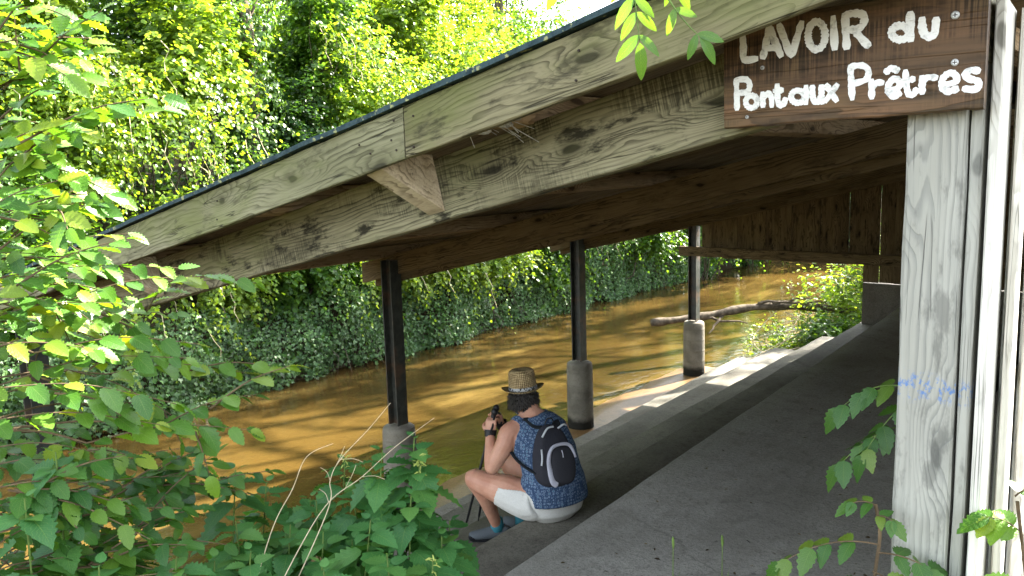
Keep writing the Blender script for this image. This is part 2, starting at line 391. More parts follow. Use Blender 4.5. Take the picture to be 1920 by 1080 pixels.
def slab(name, lipx, inner, ya, yb, z, thick, mat, label, cat='step', rough=.012, seed=0):
    """a step whose river edge follows lipx(y); worn, rounded lip."""
    n = 70; V = []; F = []
    for i in range(n+1):
        y = ya + (yb-ya)*i/n; e = lipx(y) + rough*nz(y, seed, 1.6, seed+2) + rough*.5*nz(y, seed, 7, seed)
        zz = z + .006*nz(y, 0, 1.3, seed)
        wv = .015 + .012*abs(nz(y, 1, 3, seed))
        V += [(inner, y, zz), (e+.25, y, zz+.003), (e+wv, y, zz), (e, y, zz-wv), (e-.004, y, z-thick), (inner, y, z-thick)]
    for i in range(n):
        for k in range(6):
            k2 = (k+1) % 6; F.append((i*6+k, (i+1)*6+k, (i+1)*6+k2, i*6+k2))
    F.append((0,1,2,3,4,5)); F.append(tuple(n*6+k for k in (5,4,3,2,1,0)))
    me = D.meshes.new(name); me.from_pydata(V, [], F); me.update(); me.shade_smooth() if hasattr(me, 'shade_smooth') else None
    o = link(name, me, mat)
    md = o.modifiers.new('e', 'EDGE_SPLIT'); md.split_angle = math.radians(50)
    return tag(o, label, cat, kind='structure')
lin = lambda x0, y0, x1, y1: (lambda y: x0+(x1-x0)*(y-y0)/(y1-y0))
slab('floor', lin(-2.26, 2.6, -2.57, 10.25), -.36, 1.2, 10.78, 0.0, .29, M['floor'], 'grey concrete floor under the roof of the wash house', 'floor', .008, 1)
slab('step', lin(-2.96, 3.1, -3.14, 10.9), -2.0, 1.3, 11.1, -.30, .29, M['step'], 'top stone step, the one the woman sits on', seed=2)
slab('step', lin(-3.65, 4.0, -3.72, 11.0), -2.7, 1.6, 11.2, -.60, .29, M['step'], 'second stone step, where her feet rest', seed=3)
slab('step', lin(-4.40, 4.6, -4.48, 11.2), -3.4, 1.9, 11.45, -.90, .29, M['step'], 'third stone step, dappled with sun at its end', seed=4)
slab('step', lin(-5.02, 5.0, -5.20, 11.4), -4.1, 2.2, 11.9, -1.20, .5, M['step'], 'lowest dry stone step along the water', rough=.03, seed=5)
slab('step', lin(-5.62, 7.5, -5.80, 11.0), -4.9, 2.4, 11.3, -1.2775, .5, M['wetstep'], 'wet orange brown stone step awash in the river', rough=.10, seed=6)

n = 340; px_ = -2.2+1.75*rng.random(n)**.8; py_ = 2.2+8.3*rng.random(n)**1.6
k_ = (np.abs(px_+2.35) > .12)
pos = np.stack([px_, py_, np.full(n, .010)], 1)
LITTER = (pos, rng.standard_normal((n, 3))*np.array([1, 1, .1]), np.tile([0, 0, 1.], (n, 1))+rng.standard_normal((n, 3))*.35, .012+.022*rng.random(n)**2)

# ------------------------------------------------------------------ the wash house
WH = empty('wash_house', (-2.9, 6.4, 0), 'open timber wash house with a lean-to roof on steel posts over the river', 'wash house')
SL = .2235; A_ = math.atan(SL); ca = math.cos(A_)
zb = lambda x: 1.14 + SL*(x+4.285)                                # underside of the rafters
RH = .178
FY = [2.03+2.92*k for k in range(4)]; PY = [1.955, 4.92, 7.83, 10.775]
for k in range(4):
    x0, x1 = -5.83, (-.34 if k == 0 else -.30)
    yc = FY[k] + .035; zc = lambda x: zb(x)+RH/2/ca
    h_ = RH if k else .212
    if k == 0: zc = lambda x: zb(x)-.028+h_/2/ca
    beam('rafter', (x0, yc, zc(x0)), (x1, yc, zc(x1)), .07, h_, M['rafter'] if k == 0 else M['inner'], WH, cut0=SL, cut1=SL)
# second plank of each doubled inner rafter, hung a little lower behind the post
for k in (1, 2):
    yc = FY[k]+.115
    beam('rafter', (-5.75, yc, zb(-5.75)+.03), (-.34, yc, zb(-.34)+.03), .05, .17, M['inner'], WH, cut0=SL, cut1=SL)
zt = lambda x: 1.397 + .222*(x+4.533)                             # top of the bargeboard
def barge(xa, xb, mat, label, y=1.775):
    h = .150; zc = lambda x: zt(x)-h/2/ca
    o = beam('bargeboard', (xa, y, zc(xa)), (xb, y, zc(xb)), .03, h, mat, WH, cut0=SL, cut1=SL, ch=.003); tag(o, label); return o
barge(-6.05, -1.846, M['barge'], 'pale grey green bargeboard, lower length')
barge(-1.841, -.12, M['barge2'], 'browner bargeboard with knots, upper length', 1.776)
nb = MB()
for (x, dz) in ((-1.885,.03),(-1.88,.12),(-1.90,.085),(-1.80,.04),(-1.805,.13),(-2.05,.06),(-2.0,.10),(-1.2,.05),(-1.21,.12),(-2.9,.05),(-2.91,.12),(-4.2,.05)):
    nb.tube([(x, 1.757, zt(x)-dz), (x, 1.762, zt(x)-dz)], .0035, 6)
nb.obj('nail', M['nail'], WH)['kind'] = 'stuff'
# purlins on the rafters, roof boards, bitumen sheet with a rough edge
for x in (-5.6, -4.25, -2.87, -1.60, -.55):
    z = zb(x)+RH/ca+.052; beam('purlin', (x, 1.797, z), (x, 11.05, z), .075, .10, M['purlin'], WH, up=(-SL, 0, 1))
nbd = 26
for i in range(nbd):                                              # roof boards run down the slope side by side
    ya = 1.795 + i*(11.1-1.795)/nbd; w = (11.1-1.795)/nbd-.006
    zc = lambda x: zb(x)+RH/ca+.122
    beam('roof_board', (-5.98, ya+w/2, zc(-5.98)), (-.12, ya+w/2, zc(-.12)), w, .022, M['inner'], WH, seg=.6)
rs = MB(); n = 60; th = .016
for j, y in enumerate((1.742, 11.16)):
    for i in range(n+1):
        x = -6.08+(6.0)*i/n; e = (.006*nz(x, j, 9, 4)+.004*nz(x, j, 31, 2)); z = zt(x)+.004 + .004*nz(x, j, 6, 8)
        rs.v += [(x, y+e, z), (x, y+e, z+th+.004*nz(x, j, 15, 3))]
m2 = (n+1)*2
for i in range(n):
    a = i*2; b = m2+i*2
    rs.f += [(a+1, a+3, b+3, b+1), (a, b, b+2, a+2), (a, a+2, a+3, a+1), (b, b+1, b+3, b+2)]
rs.f += [(0, 1, m2+1, m2), (2*n, m2+2*n, m2+2*n+1, 2*n+1)]
rs.obj('roof_sheet', M['roofedge'], WH)
# brackets and cobwebbed purlin end under the bargeboard
def bracket(x, w=.075):
    b = MB(); y0, y1 = 2.027, 1.797; zt_ = zb(x)+RH/ca+.02; zl = zb(x)+.012
    for s in (-1, 1):
        t = s*w/2; k = .10
        b.v += [(x+t, y0, zt_+SL*t), (x+t, y1, zt_+SL*t), (x+t, y1, zt_-.045+SL*t), (x+t+.05, y0, zl+SL*t)]
    b.f += [(0,1,2,3), (7,6,5,4), (0,4,5,1), (1,5,6,2), (2,6,7,3), (3,7,4,0)]
    o = b.obj('bracket', M['bracket'], WH); return o
bracket(-2.03); bracket(-3.97)
cb = MB()
for i in range(9):
    c = (-1.61+random.uniform(-.06,.06), 1.82+random.uniform(0,.12), zb(-1.6)+RH+.03+random.uniform(-.035,.0))
    cb.ellipsoid(c, (random.uniform(.015,.035), random.uniform(.02,.04), random.uniform(.006,.016)), nu=8, nv=5)
for i in range(14):
    p = Vector((-1.62+random.uniform(-.08,.14), 1.80+random.uniform(0,.02), zb(-1.6)+RH+.06)); q = p+Vector((random.uniform(-.03,.05), random.uniform(-.02,.2), -random.uniform(.02,.12)))
    cb.tube([p, (p+q)/2+Vector((0,0,-.012)), q], .0012, 4)
tag(cb.obj('cobweb', M['web']), 'dusty cobweb clump on a purlin end under the bargeboard', 'cobweb')
# steel posts on round concrete piers
for k in range(4):
    px, py = -5.41, PY[k]; top = zb(px)+(.14 if k else .05)
    b = MB(); w = .125; t = .011; z0 = -.47
    b.box((px-w/2, py-w/2, z0), (px-w/2+t, py+w/2, top)); b.box((px+w/2-t, py-w/2, z0), (px+w/2, py+w/2, top)); b.box((px-w/2+t, py-.006, z0), (px+w/2-t, py+.006, top-.001))
    post = b.obj('steel_post', M['steel'], WH)
    p = MB(); rr = []; zz = []
    for z, r in ((-2.15,.158),(-1.5,.158),(-1.28,.156),(-1.1,.154),(-.9,.155),(-.7,.153),(-.54,.151),(-.50,.146),(-.487,.130),(-.480,.05)): zz.append(z); rr.append(r+random.uniform(-.002,.002))
    p.tube([(px, py, z) for z in zz], rr, 28); p.obj('pier', M['pier'], post, smooth=True)
# oak corner post and cladding of the wall towards the path
beam('corner_post', (-.433, 2.095, 0.0), (-.433, 2.095, 1.96), .124, .13, M['post'], WH, up=(0, 1, 0), ch=.006, jit=.002)
beam('corner_board', (-.3535, 2.09, 0.0), (-.3535, 2.09, 2.10), .024, .12, M['post'], WH, up=(0, 1, 0))
cp = empty('clad_wall', (0, 0, 0)); cp.parent = WH; cp.location = (2.55, 0, 0)
y = 2.02; i = 0; plain_w = []
while y < 10.9:
    outer = i % 2 == 1; w = (random.uniform(.13, .165) if outer else random.uniform(.20, .25))
    if i == 0: w = .225
    xf = -.302 if outer else -.330; tw = random.uniform(-.010, .012) if i > 1 else .008
    ztop = min(2.12, 2.12)
    o = beam('plank', (xf, y+w/2, .03+random.uniform(-.02,.02)), (xf+random.uniform(-.004,.004), y+w/2, ztop), w, .022, M['clad'], cp, up=(1, 0, 0), seg=.3, jit=.0015)
    o.rotation_mode = 'XYZ'
    o.matrix_basis = o.matrix_basis @ Matrix.Rotation(random.uniform(.04, .13), 4, 'X')
    y += w*(.80 if outer else .80); i += 1
for zz in (.35, 1.2, 1.95): beam('batten', (-.362, 2.2, zz), (-.362, 10.85, zz), .03, .06, M['batten'], cp)
# far gable: planks hung between rafter and rail, low wall, corner posts
gb = empty('gable_wall', (0, 0, 0)); gb.parent = WH; gb.location = (0, 4.4, 0)
beam('rail', (-5.62, 10.735, .545), (-.34, 10.735, .535), .05, .135, M['plank'], gb)
x = -5.30; i = 0
while x < -.40:
    w = random.uniform(.15, .21); gap = random.choice((-.004, -.003, .0005, .001)) if i not in (5, 10, 12) else .0045
    low = .45 if x < -3.10 else .232
    beam('plank', (x+w/2, 10.81+.012*(i % 2), low+random.uniform(.0,.02)), (x+w/2, 10.81+.012*(i % 2), zb(x)+.05), w, .022, M['plank'], gb, up=(0, 1, 0), seg=.3, jit=.0012)
    x += w+gap; i += 1
b = MB(); b.box((-3.08, 10.79, -.5), (-.36, 10.98, .228)); tag(b.obj('low_wall', M['wall'], gb), 'low concrete wall below the gable planks')
beam('corner_post', (-.43, 10.70, 0), (-.43, 10.70, 2.0), .12, .12, M['inner'], gb, up=(0, 1, 0))

# ------------------------------------------------------------------ the sign
SG = empty('sign_board', (-.62, 1.985, 1.886), 'brown wooden sign reading LAVOIR du Pont aux Prêtres in white brush letters', 'sign')
bo = MB(); n = 34
for i in range(n+1):
    t = i/n; x = -.907+.573*t; zl = 1.882+.012*t + .003*nz(x, 0, 22, 3) - (.004 if t > .6 else 0)*abs(nz(x, 1, 60, 2)); zh = 2.137+.01*t
    for (yy, z) in ((1.970, zl+.004), (1.970, zh-.003), (1.973, zh), (1.997, zh), (1.997, zl), (1.974, zl)): bo.v.append((x-.003*(1-t)*((z-1.88)/.25), yy, z))
for i in range(n):
    for k in range(6):
        k2 = (k+1) % 6; bo.f.append((i*6+k, i*6+k2, (i+1)*6+k2, (i+1)*6+k))
bo.f += [(5,4,3,2,1,0), tuple(n*6+k for k in range(6))]
bo.obj('board', M['sign'], SG)
LET = [
 [[(-0.8618,2.1155),(-0.8585,2.0766),(-0.8556,2.0467),(-0.8239,2.0448)]],
 [[(-0.7943,2.1152),(-0.8008,2.0799),(-0.8090,2.0452)],[(-0.7943,2.1152),(-0.7799,2.0808),(-0.7638,2.0447)],[(-0.8006,2.0668),(-0.7728,2.0653)]],
 [[(-0.7702,2.1170),(-0.7559,2.0812),(-0.7400,2.0454),(-0.7273,2.0811),(-0.7164,2.1165)]],
 [[(-0.6787,2.1120),(-0.6694,2.1041),(-0.6634,2.0904),(-0.6621,2.0744),(-0.6659,2.0603),(-0.6739,2.0520),(-0.6839,2.0516),(-0.6933,2.0594),(-0.6995,2.0733),(-0.7007,2.0896),(-0.6968,2.1037),(-0.6887,2.1119),(-0.6787,2.1120)]],
 [[(-0.6448,2.1180),(-0.6395,2.0472)]],
 [[(-0.6190,2.1207),(-0.6158,2.0833),(-0.6129,2.0458)],[(-0.6183,2.1193),(-0.5974,2.1199),(-0.5797,2.1138),(-0.5771,2.0998),(-0.5858,2.0872),(-0.6102,2.0850)],[(-0.5963,2.0824),(-0.5805,2.0621),(-0.5655,2.0450)]],
 [[(-0.4820,2.1049),(-0.4810,2.0783),(-0.4790,2.0471)],[(-0.4980,2.0803),(-0.4895,2.0760),(-0.4840,2.0691),(-0.4829,2.0613),(-0.4865,2.0548),(-0.4938,2.0512),(-0.5030,2.0516),(-0.5115,2.0559),(-0.5171,2.0629),(-0.5183,2.0707),(-0.5146,2.0773),(-0.5071,2.0808),(-0.4980,2.0803)]],
 [[(-0.4582,2.0900),(-0.4566,2.0694),(-0.4499,2.0539),(-0.4387,2.0511),(-0.4322,2.0590),(-0.4306,2.0863)]],
 [[(-0.8764,2.0006),(-0.8742,1.9663),(-0.8734,1.9278)],[(-0.8752,1.9998),(-0.8496,1.9976),(-0.8411,1.9840),(-0.8474,1.9682),(-0.8712,1.9678)]],
 [[(-0.8340,1.9582),(-0.8272,1.9544),(-0.8228,1.9478),(-0.8220,1.9401),(-0.8251,1.9333),(-0.8311,1.9293),(-0.8386,1.9291),(-0.8454,1.9328),(-0.8499,1.9394),(-0.8506,1.9472),(-0.8475,1.9540),(-0.8415,1.9580),(-0.8340,1.9582)]],
 [[(-0.8086,1.9628),(-0.8067,1.9300)],[(-0.8070,1.9509),(-0.7955,1.9601),(-0.7865,1.9510),(-0.7848,1.9285)]],
 [[(-0.7724,1.9788),(-0.7708,1.9448),(-0.7653,1.9312),(-0.7567,1.9322),(-0.7511,1.9450)],[(-0.7798,1.9648),(-0.7590,1.9651)]],
 [[(-0.7195,1.9610),(-0.7119,1.9573),(-0.7070,1.9509),(-0.7060,1.9434),(-0.7094,1.9369),(-0.7161,1.9331),(-0.7244,1.9331),(-0.7321,1.9368),(-0.7371,1.9432),(-0.7380,1.9508),(-0.7346,1.9573),(-0.7278,1.9610),(-0.7195,1.9610)],[(-0.7031,1.9696),(-0.7029,1.9293)]],
 [[(-0.6885,1.9684),(-0.6873,1.9451),(-0.6805,1.9323),(-0.6714,1.9335),(-0.6671,1.9467),(-0.6676,1.9676)],[(-0.6671,1.9467),(-0.6641,1.9279)]],
 [[(-0.6567,1.9683),(-0.6321,1.9307)],[(-0.6317,1.9668),(-0.6577,1.9313)]],
 [[(-0.6040,2.0060),(-0.6008,1.9698),(-0.5976,1.9319)],[(-0.6033,2.0043),(-0.5788,2.0044),(-0.5648,1.9928),(-0.5687,1.9732),(-0.5961,1.9662)]],
 [[(-0.5572,1.9706),(-0.5554,1.9312)],[(-0.5555,1.9535),(-0.5474,1.9636),(-0.5331,1.9626)]],
 [[(-0.5186,1.9443),(-0.4993,1.9503),(-0.4998,1.9640),(-0.5107,1.9686),(-0.5211,1.9567),(-0.5199,1.9398),(-0.5094,1.9320),(-0.4965,1.9380)],[(-0.5279,1.9841),(-0.5164,1.9921),(-0.5025,1.9854)]],
 [[(-0.4872,1.9839),(-0.4844,1.9536),(-0.4792,1.9351),(-0.4705,1.9320),(-0.4624,1.9428)],[(-0.4911,1.9632),(-0.4695,1.9649)]],
 [[(-0.4538,1.9688),(-0.4519,1.9335)],[(-0.4516,1.9553),(-0.4437,1.9656),(-0.4248,1.9638)]],
 [[(-0.4105,1.9467),(-0.3865,1.9534),(-0.3897,1.9665),(-0.4007,1.9713),(-0.4127,1.9607),(-0.4131,1.9446),(-0.4026,1.9335),(-0.3840,1.9378)]],
 [[(-0.3452,1.9698),(-0.3604,1.9732),(-0.3711,1.9656),(-0.3617,1.9558),(-0.3476,1.9500),(-0.3439,1.9416),(-0.3521,1.9337),(-0.3725,1.9368)]],
]
for li, strokes in enumerate(LET):
    mb = MB(); hw = .0083 if li < 8 else .0070
    for si, st in enumerate(strokes):
        P = [(p[0], 0, p[1]) for p in st]
        C_ = crom(P, 5) if len(P) > 2 else [Vector(P[0]).lerp(Vector(P[1]), k/6) for k in range(7)]
        closed = (C_[0]-C_[-1]).length < 1e-4; y0 = 1.9692-.00022*si; m = len(C_); b = len(mb.v); front = []
        for k, c in enumerate(C_):
            t = C_[min(k+1, m-1)]-C_[max(k-1, 0)]
            if closed and k in (0, m-1): t = C_[1]-C_[-2]
            t.normalize(); nn = Vector((-t.z, 0, t.x))
            e = 0 if (closed or 0 < k < m-1) else (-.35 if k == 0 else .35)
            w = hw*(1+random.uniform(-.17,.17)); c2 = c+t*e*hw*1.2
            ea = .65 if e else 1
            mb.v += [tuple(c2+nn*w*ea+Vector((0,y0,0))), tuple(c2+Vector((0,y0-.0003,0))), tuple(c2-nn*w*ea+Vector((0,y0,0))),
                     tuple(c2-nn*w*ea+Vector((0,1.9702,0))), tuple(c2+nn*w*ea+Vector((0,1.9702,0)))]
        for k in range(m-1):
            a, d = b+k*5, b+(k+1)*5
            mb.f += [(a, d, d+1, a+1), (a+1, d+1, d+2, a+2), (a+2, d+2, d+3, a+3), (a+4, d+4, d, a)]
        if not closed: mb.f += [(b, b+1, b+2, b+3, b+4), tuple(b+(m-1)*5+q for q in (4,3,2,1,0))]
    mb.obj('letter', M['paint'], SG)
for (x, z, r) in ((-.3943,2.0883,.0085),(-.3910,1.9919,.0075),(-.8092,2.0218,.005),(-.8465,1.9074,.0045)):
    s = MB(); s.tube([(x,1.971,z),(x,1.9675,z),(x,1.9665,z)], [r,r,r*.7], 14); o = s.obj('screw', M['zinc'], SG)
    q = MB(); q.box((x-r*.55,1.9658,z-r*.1),(x+r*.55,1.96645,z+r*.1)); q.box((x-r*.1,1.9656,z-r*.55),(x+r*.1,1.96625,z+r*.55)); q.obj('slot', M['nail'], o)

# ------------------------------------------------------------------ leaves in numbers: numpy clouds
def nrm(a): return a/np.maximum(1e-9, np.linalg.norm(a, axis=1, keepdims=True))
T_ROUND = (np.array([(0,0,0),(.30,.40,.07),(.72,.36,.05),(1,0,-.06),(.72,-.36,.05),(.30,-.40,.07)]), [(0,3,2,1),(0,5,4,3)])
T_IVY = (np.array([(.12,0,0),(0,.34,.04),(.40,.50,.03),(.52,.20,.05),(1,0,-.05),(.52,-.20,.05),(.40,-.50,.03),(0,-.34,.04)]), [(0,4,3,2,1),(0,7,6,5,4)])
T_LONG = (np.array([(0,0,0),(.35,.22,.05),(.70,.17,.02),(1,0,-.10),(.70,-.17,.02),(.35,-.22,.05)]), [(0,3,2,1),(0,5,4,3)])
def cloud(name, mat, parts, parent=None, tpl=T_ROUND, label=None):
    """one mesh of leaves: parts = list of (pos, axis, normal, size, tint) arrays."""
    P = np.concatenate([p[0] for p in parts]); A = nrm(np.concatenate([p[1] for p in parts])); N = np.concatenate([p[2] for p in parts])
    S = np.concatenate([p[3] for p in parts]); T = np.concatenate([p[4] for p in parts])
    N = nrm(N - A*np.sum(N*A, 1, keepdims=True)); B = np.cross(N, A)
    tv, tf = tpl; n = len(P); k = len(tv)
    V = P[:, None, :] + S[:, None, None]*(tv[None, :, 0, None]*A[:, None, :] + tv[None, :, 1, None]*B[:, None, :] + tv[None, :, 2, None]*N[:, None, :])
    me = D.meshes.new(name); me.vertices.add(n*k); me.vertices.foreach_set('co', V.reshape(-1).astype(np.float32))
    ln = np.array([len(f) for f in tf]); fl = np.concatenate([np.array(f) for f in tf])
    idx = (np.arange(n)[:, None]*k + fl[None, :]).reshape(-1); tot = np.tile(ln, n); st = np.concatenate([[0], np.cumsum(tot)[:-1]])
    me.loops.add(len(idx)); me.loops.foreach_set('vertex_index', idx.astype(np.int32))
    me.polygons.add(len(tot)); me.polygons.foreach_set('loop_start', st.astype(np.int32)); me.polygons.foreach_set('loop_total', tot.astype(np.int32))
    me.update(calc_edges=True)
    at = me.attributes.new('tint', 'FLOAT_COLOR', 'POINT')
    C4 = np.ones((n, k, 4), np.float32); C4[:, :, :3] = T[:, None, :]; at.data.foreach_set('color', C4.reshape(-1))
    o = link(name, me, mat, parent); o['kind'] = 'stuff'
    if label: o['label'] = label
    return o
def tints(n, cols, jit=.22):
    cols = np.array(cols); i = rng.random(n)*(len(cols)-1); a = i.astype(int); f = (i-a)[:, None]
    c = cols[a]*(1-f)+cols[np.minimum(a+1, len(cols)-1)]*f
    return c*(1+jit*rng.standard_normal((n, 1))).clip(.45, 1.8)
def sprays(O, Dr, L, nl, size, cols, droop=.25, jit=.25, flat=.6, spread=.9):
    """leafy shoots: O origins, Dr directions, L lengths, nl leaves on each; leaves alternate left and right of a drooping shoot."""
    n = len(O); Dr = nrm(Dr); t = (np.arange(nl)[None, :]+rng.random((n, nl)))/nl
    pos = O[:, None, :] + Dr[:, None, :]*(t*L[:, None])[:, :, None]; pos[:, :, 2] -= droop*L[:, None]*t*t
    tan = Dr[:, None, :] - np.array([0, 0, 1.])*(2*droop*t)[:, :, None]
    side = np.cross(Dr, np.array([0, 0, 1.])); side = nrm(side + 1e-3)
    sg = np.where((np.arange(nl) % 2) == 0, 1., -1.)[None, :, None]
    ax = tan*.55 + side[:, None, :]*sg*spread + rng.standard_normal((n, nl, 3))*jit; ax[:, :, 2] -= .25
    up = np.array([0, 0, 1.])*flat + rng.standard_normal((n, nl, 3))*.38 + Dr[:, None, :]*.35
    sz = size*(.65+.6*rng.random((n, nl)))*(1-.35*t)
    pos = pos + rng.standard_normal(pos.shape)*size*.18
    m = n*nl
    ct = np.repeat(tints(n, cols, .12), nl, 0)*(1+.20*rng.standard_normal((m, 1))).clip(.5, 1.6)
    return (pos.reshape(m, 3), ax.reshape(m, 3), up.reshape(m, 3), sz.reshape(m), ct)
def lumps(c, r, k, fill=.85):
    """k lump centres and radii inside the ellipsoid (c, r), crowding its outside."""
    u = nrm(rng.standard_normal((k, 3))); rad = fill*rng.random((k, 1))**.45
    return np.array(c)+u*rad*np.array(r), (.28+.30*rng.random(k))*min(r)
def crown(c, r, k, per, size, cols, nl=14, droop=.3, L=1.0, out=None):
    C_, R_ = lumps(c, r, k); parts = []
    for cc, rr in zip(C_, R_):
        d = nrm(rng.standard_normal((per, 3)) + np.array([.25, -.15, .25]) + .5*(cc-np.array(c))/np.array(r))
        o = cc + d*rr*(.15+.55*rng.random((per, 1)))
        parts.append(sprays(o, d, rr*L*(.6+.7*rng.random(per)), nl, size, cols, droop))
        if out is not None: out.append((cc, d, rr))
    return parts
def branch_mesh(pairs, r0, r1=None, wob=.06, n=6):
    b = MB()
    for p, q in pairs:
        p, q = Vector(p), Vector(q); m = 5; L = (q-p).length; pts = [p.lerp(q, i/m)+Vector((random.uniform(-1,1),random.uniform(-1,1),random.uniform(-1,1)))*wob*L*(0 < i < m) for i in range(m+1)]
        rb = r1 if r1 is not None else r0*.3
        b.tube(pts, [r0+(rb-r0)*i/m for i in range(m+1)], n)
    return b
M['leaf'] = leafmat('sunlit_leaf', .52, .38, .40, gain=1.2)
M['ivy'] = leafmat('ivy_leaf', .34, .40, .40, gain=1.2)
M['farleaf'] = leafmat('far_leaf', .55, .5, .3, gain=1.2)
GR = [(.040,.098,.016), (.065,.145,.023), (.100,.190,.030)]
YG = [(.085,.160,.022), (.135,.225,.030), (.190,.270,.042)]  # yellow greens, lightened further: the glow of full sun is in the colour
DK = [(.018,.050,.016), (.026,.068,.020), (.036,.085,.024)]
BL = [(.050,.120,.036), (.080,.170,.056), (.125,.215,.088)]

# ivy over the far bank -------------------------------------------------------------------
def ivy_bank():
    n = 48000; y = 1.0+25*rng.random(n)**1.15; u = .60*rng.random(n)**1.2
    pos = np.empty((n, 3)); nor = np.empty((n, 3)); keep = np.ones(n, bool)
    for i in range(n):
        yy = y[i]; b1 = mnoise.noise((yy*.8, u[i]*2.0, 1.7)); b2 = mnoise.noise((yy*2.3, u[i]*5.0, 8.2))
        x = -10.06 - .85*u[i] + .42*b1 + .16*b2 + .22*math.sin(u[i]*3.1); z = -1.25 + 2.05*u[i] + .10*b2
        lowcut = -.01+.16*mnoise.noise((yy*1.7, 3.3, 0))+.08*mnoise.noise((yy*6, 1.3, 0))
        if u[i] < lowcut: keep[i] = False
        pos[i] = (x, yy, z); nor[i] = (1.0, -.25+.9*b2, .55+.5*b1)
    pos += rng.standard_normal(pos.shape)*.045; nor += rng.standard_normal(nor.shape)*.40
    ax = np.tile(np.array([.35, 0, -1.]), (n, 1)) + rng.standard_normal((n, 3))*.45
    k = keep; m = int(k.sum())
    sz = .058*(.6+.7*rng.random(m))
    return (pos[k], ax[k], nor[k], sz, tints(m, BL+GR[:2], .3))
iv = empty('ivy', (-10.4, 10, -1.2), 'small-leaved ivy hanging down the far bank to the water', 'ivy')
cloud('leaves', M['ivy'], [ivy_bank()], iv, T_IVY)
rb = MB()
for i in range(34):
    y = random.uniform(3, 22); x = -10.15+random.uniform(-.15, .1); z = random.uniform(-.95, -.4)
    q = Vector((x+random.uniform(.0,.28), y+random.uniform(-.25,.25), WZ-.02)); p = Vector((x-.1, y, z))
    rb.tube([p, p.lerp(q, .5)+Vector((random.uniform(.0,.15), random.uniform(-.1,.1), 0)), q], [.009, .006, .003], 4)
rb.obj('root', M['bark'], iv)['kind'] = 'stuff'

tag(cloud('leaf_litter', M['ivy'], [(*LITTER, tints(340, [(.035,.024,.014), (.11,.08,.04), (.05,.04,.02)], .3))], None, T_LONG), 'dry leaf scraps scattered over the concrete floor', 'leaf litter')
# bushes on the far bank ------------------------------------------------------------------
BUSH = [  # x, y, z, rx, ry, rz, lumps, leaf, colours, label
 (-11.6, 3.6, 1.2, .9, 1.3, 1.3, 16, .075, GR, 'mid green bush on the far bank, the first behind the hornbeam leaves'),
 (-12.2, 5.2, 2.6, 1.1, 1.3, 1.2, 16, .080, YG, 'light green bindweed-like bush cascading above the low end of the roof'),
 (-11.3, 6.3, 1.0, .7, 1.1, .9, 14, .072, YG, 'leafy bush just over the ivy, left of the first visible steel post'),
 (-11.1, 7.9, .75, .7, 1.0, .9, 14, .070, GR, 'mid green bush on the far bank behind the first visible steel post'),
 (-11.0, 9.8, .70, .8, 1.2, .95, 18, .074, YG, 'glossy bright bush bulging over the water between two steel posts'),
 (-10.8, 11.6, .55, .8, 1.1, 1.0, 18, .066, YG, 'bright green bush over the water left of the middle steel post'),
 (-11.0, 14.0, .70, .9, 1.4, 1.1, 18, .072, GR, 'green hop-covered bush right of the middle steel post'),
 (-10.7, 16.8, .75, .9, 1.5, 1.2, 18, .078, GR, 'green bush trailing to the water beyond the middle steel post'),
 (-10.4, 20.0, .8, 1.1, 1.8, 1.4, 18, .085, GR, 'loose green bush left of the last steel post'),
 (-9.6, 23.5, .7, 1.3, 1.8, 1.4, 16, .085, GR, 'far green bush seen behind the last steel post'),
 (-12.6, 8.9, 2.5, 1.0, 1.4, 1.3, 16, .075, DK, 'dark shrub on the far bank above the roof edge beside the ivied trunk'),
 (-12.4, 11.2, 2.8, 1.2, 1.5, 1.5, 18, .075, YG, 'sunny yellow green shrub above the middle of the roof edge'),
 (-12.9, 13.8, 3.3, 1.3, 1.7, 1.5, 18, .080, YG, 'very bright shrub hanging down towards the roof edge in full sun'),
 (-12.6, 17.0, 3.6, 1.5, 2.0, 1.6, 18, .085, YG, 'brightest sunlit shrub next to the patch of pale sky'),
 (-13.0, 3.0, 3.3, 1.2, 1.6, 1.6, 16, .080, GR, 'tall green shrub at the top corner above the hornbeam'),
 (-13.4, 6.9, 4.4, 1.3, 1.5, 1.3, 16, .080, GR, 'high leafy shrub left of the ivied trunk'),
 (-12.1, 6.9, 3.6, .9, 1.2, 1.0, 14, .075, YG, 'sunlit shrub right in front of the ivied trunk'),
 (-12.8, 4.4, 4.4, 1.1, 1.3, 1.0, 14, .080, YG, 'yellow green shrub under the top edge above the hornbeam tips'),
 (-13.0, 10.0, 4.4, 1.1, 1.4, 1.1, 15, .080, GR, 'leafy shrub right of the ivied trunk at the top edge'),
 (-13.6, 12.6, 5.0, 1.2, 1.5, 1.0, 15, .085, YG, 'bright high shrub above the dark hollow'),
 (-8.2, 27.5, .6, 1.8, 1.6, 1.6, 16, .10, DK, 'dark bush closing the bend of the river'),
 (-5.0, 29.5, .9, 2.2, 1.6, 1.7, 16, .10, GR, 'green bush at the river bend seen under the gable rail'),
 (-1.6, 29.0, 1.4, 2.2, 1.8, 2.0, 14, .11, GR, 'green bush beyond the far gable on the near bank'),
]
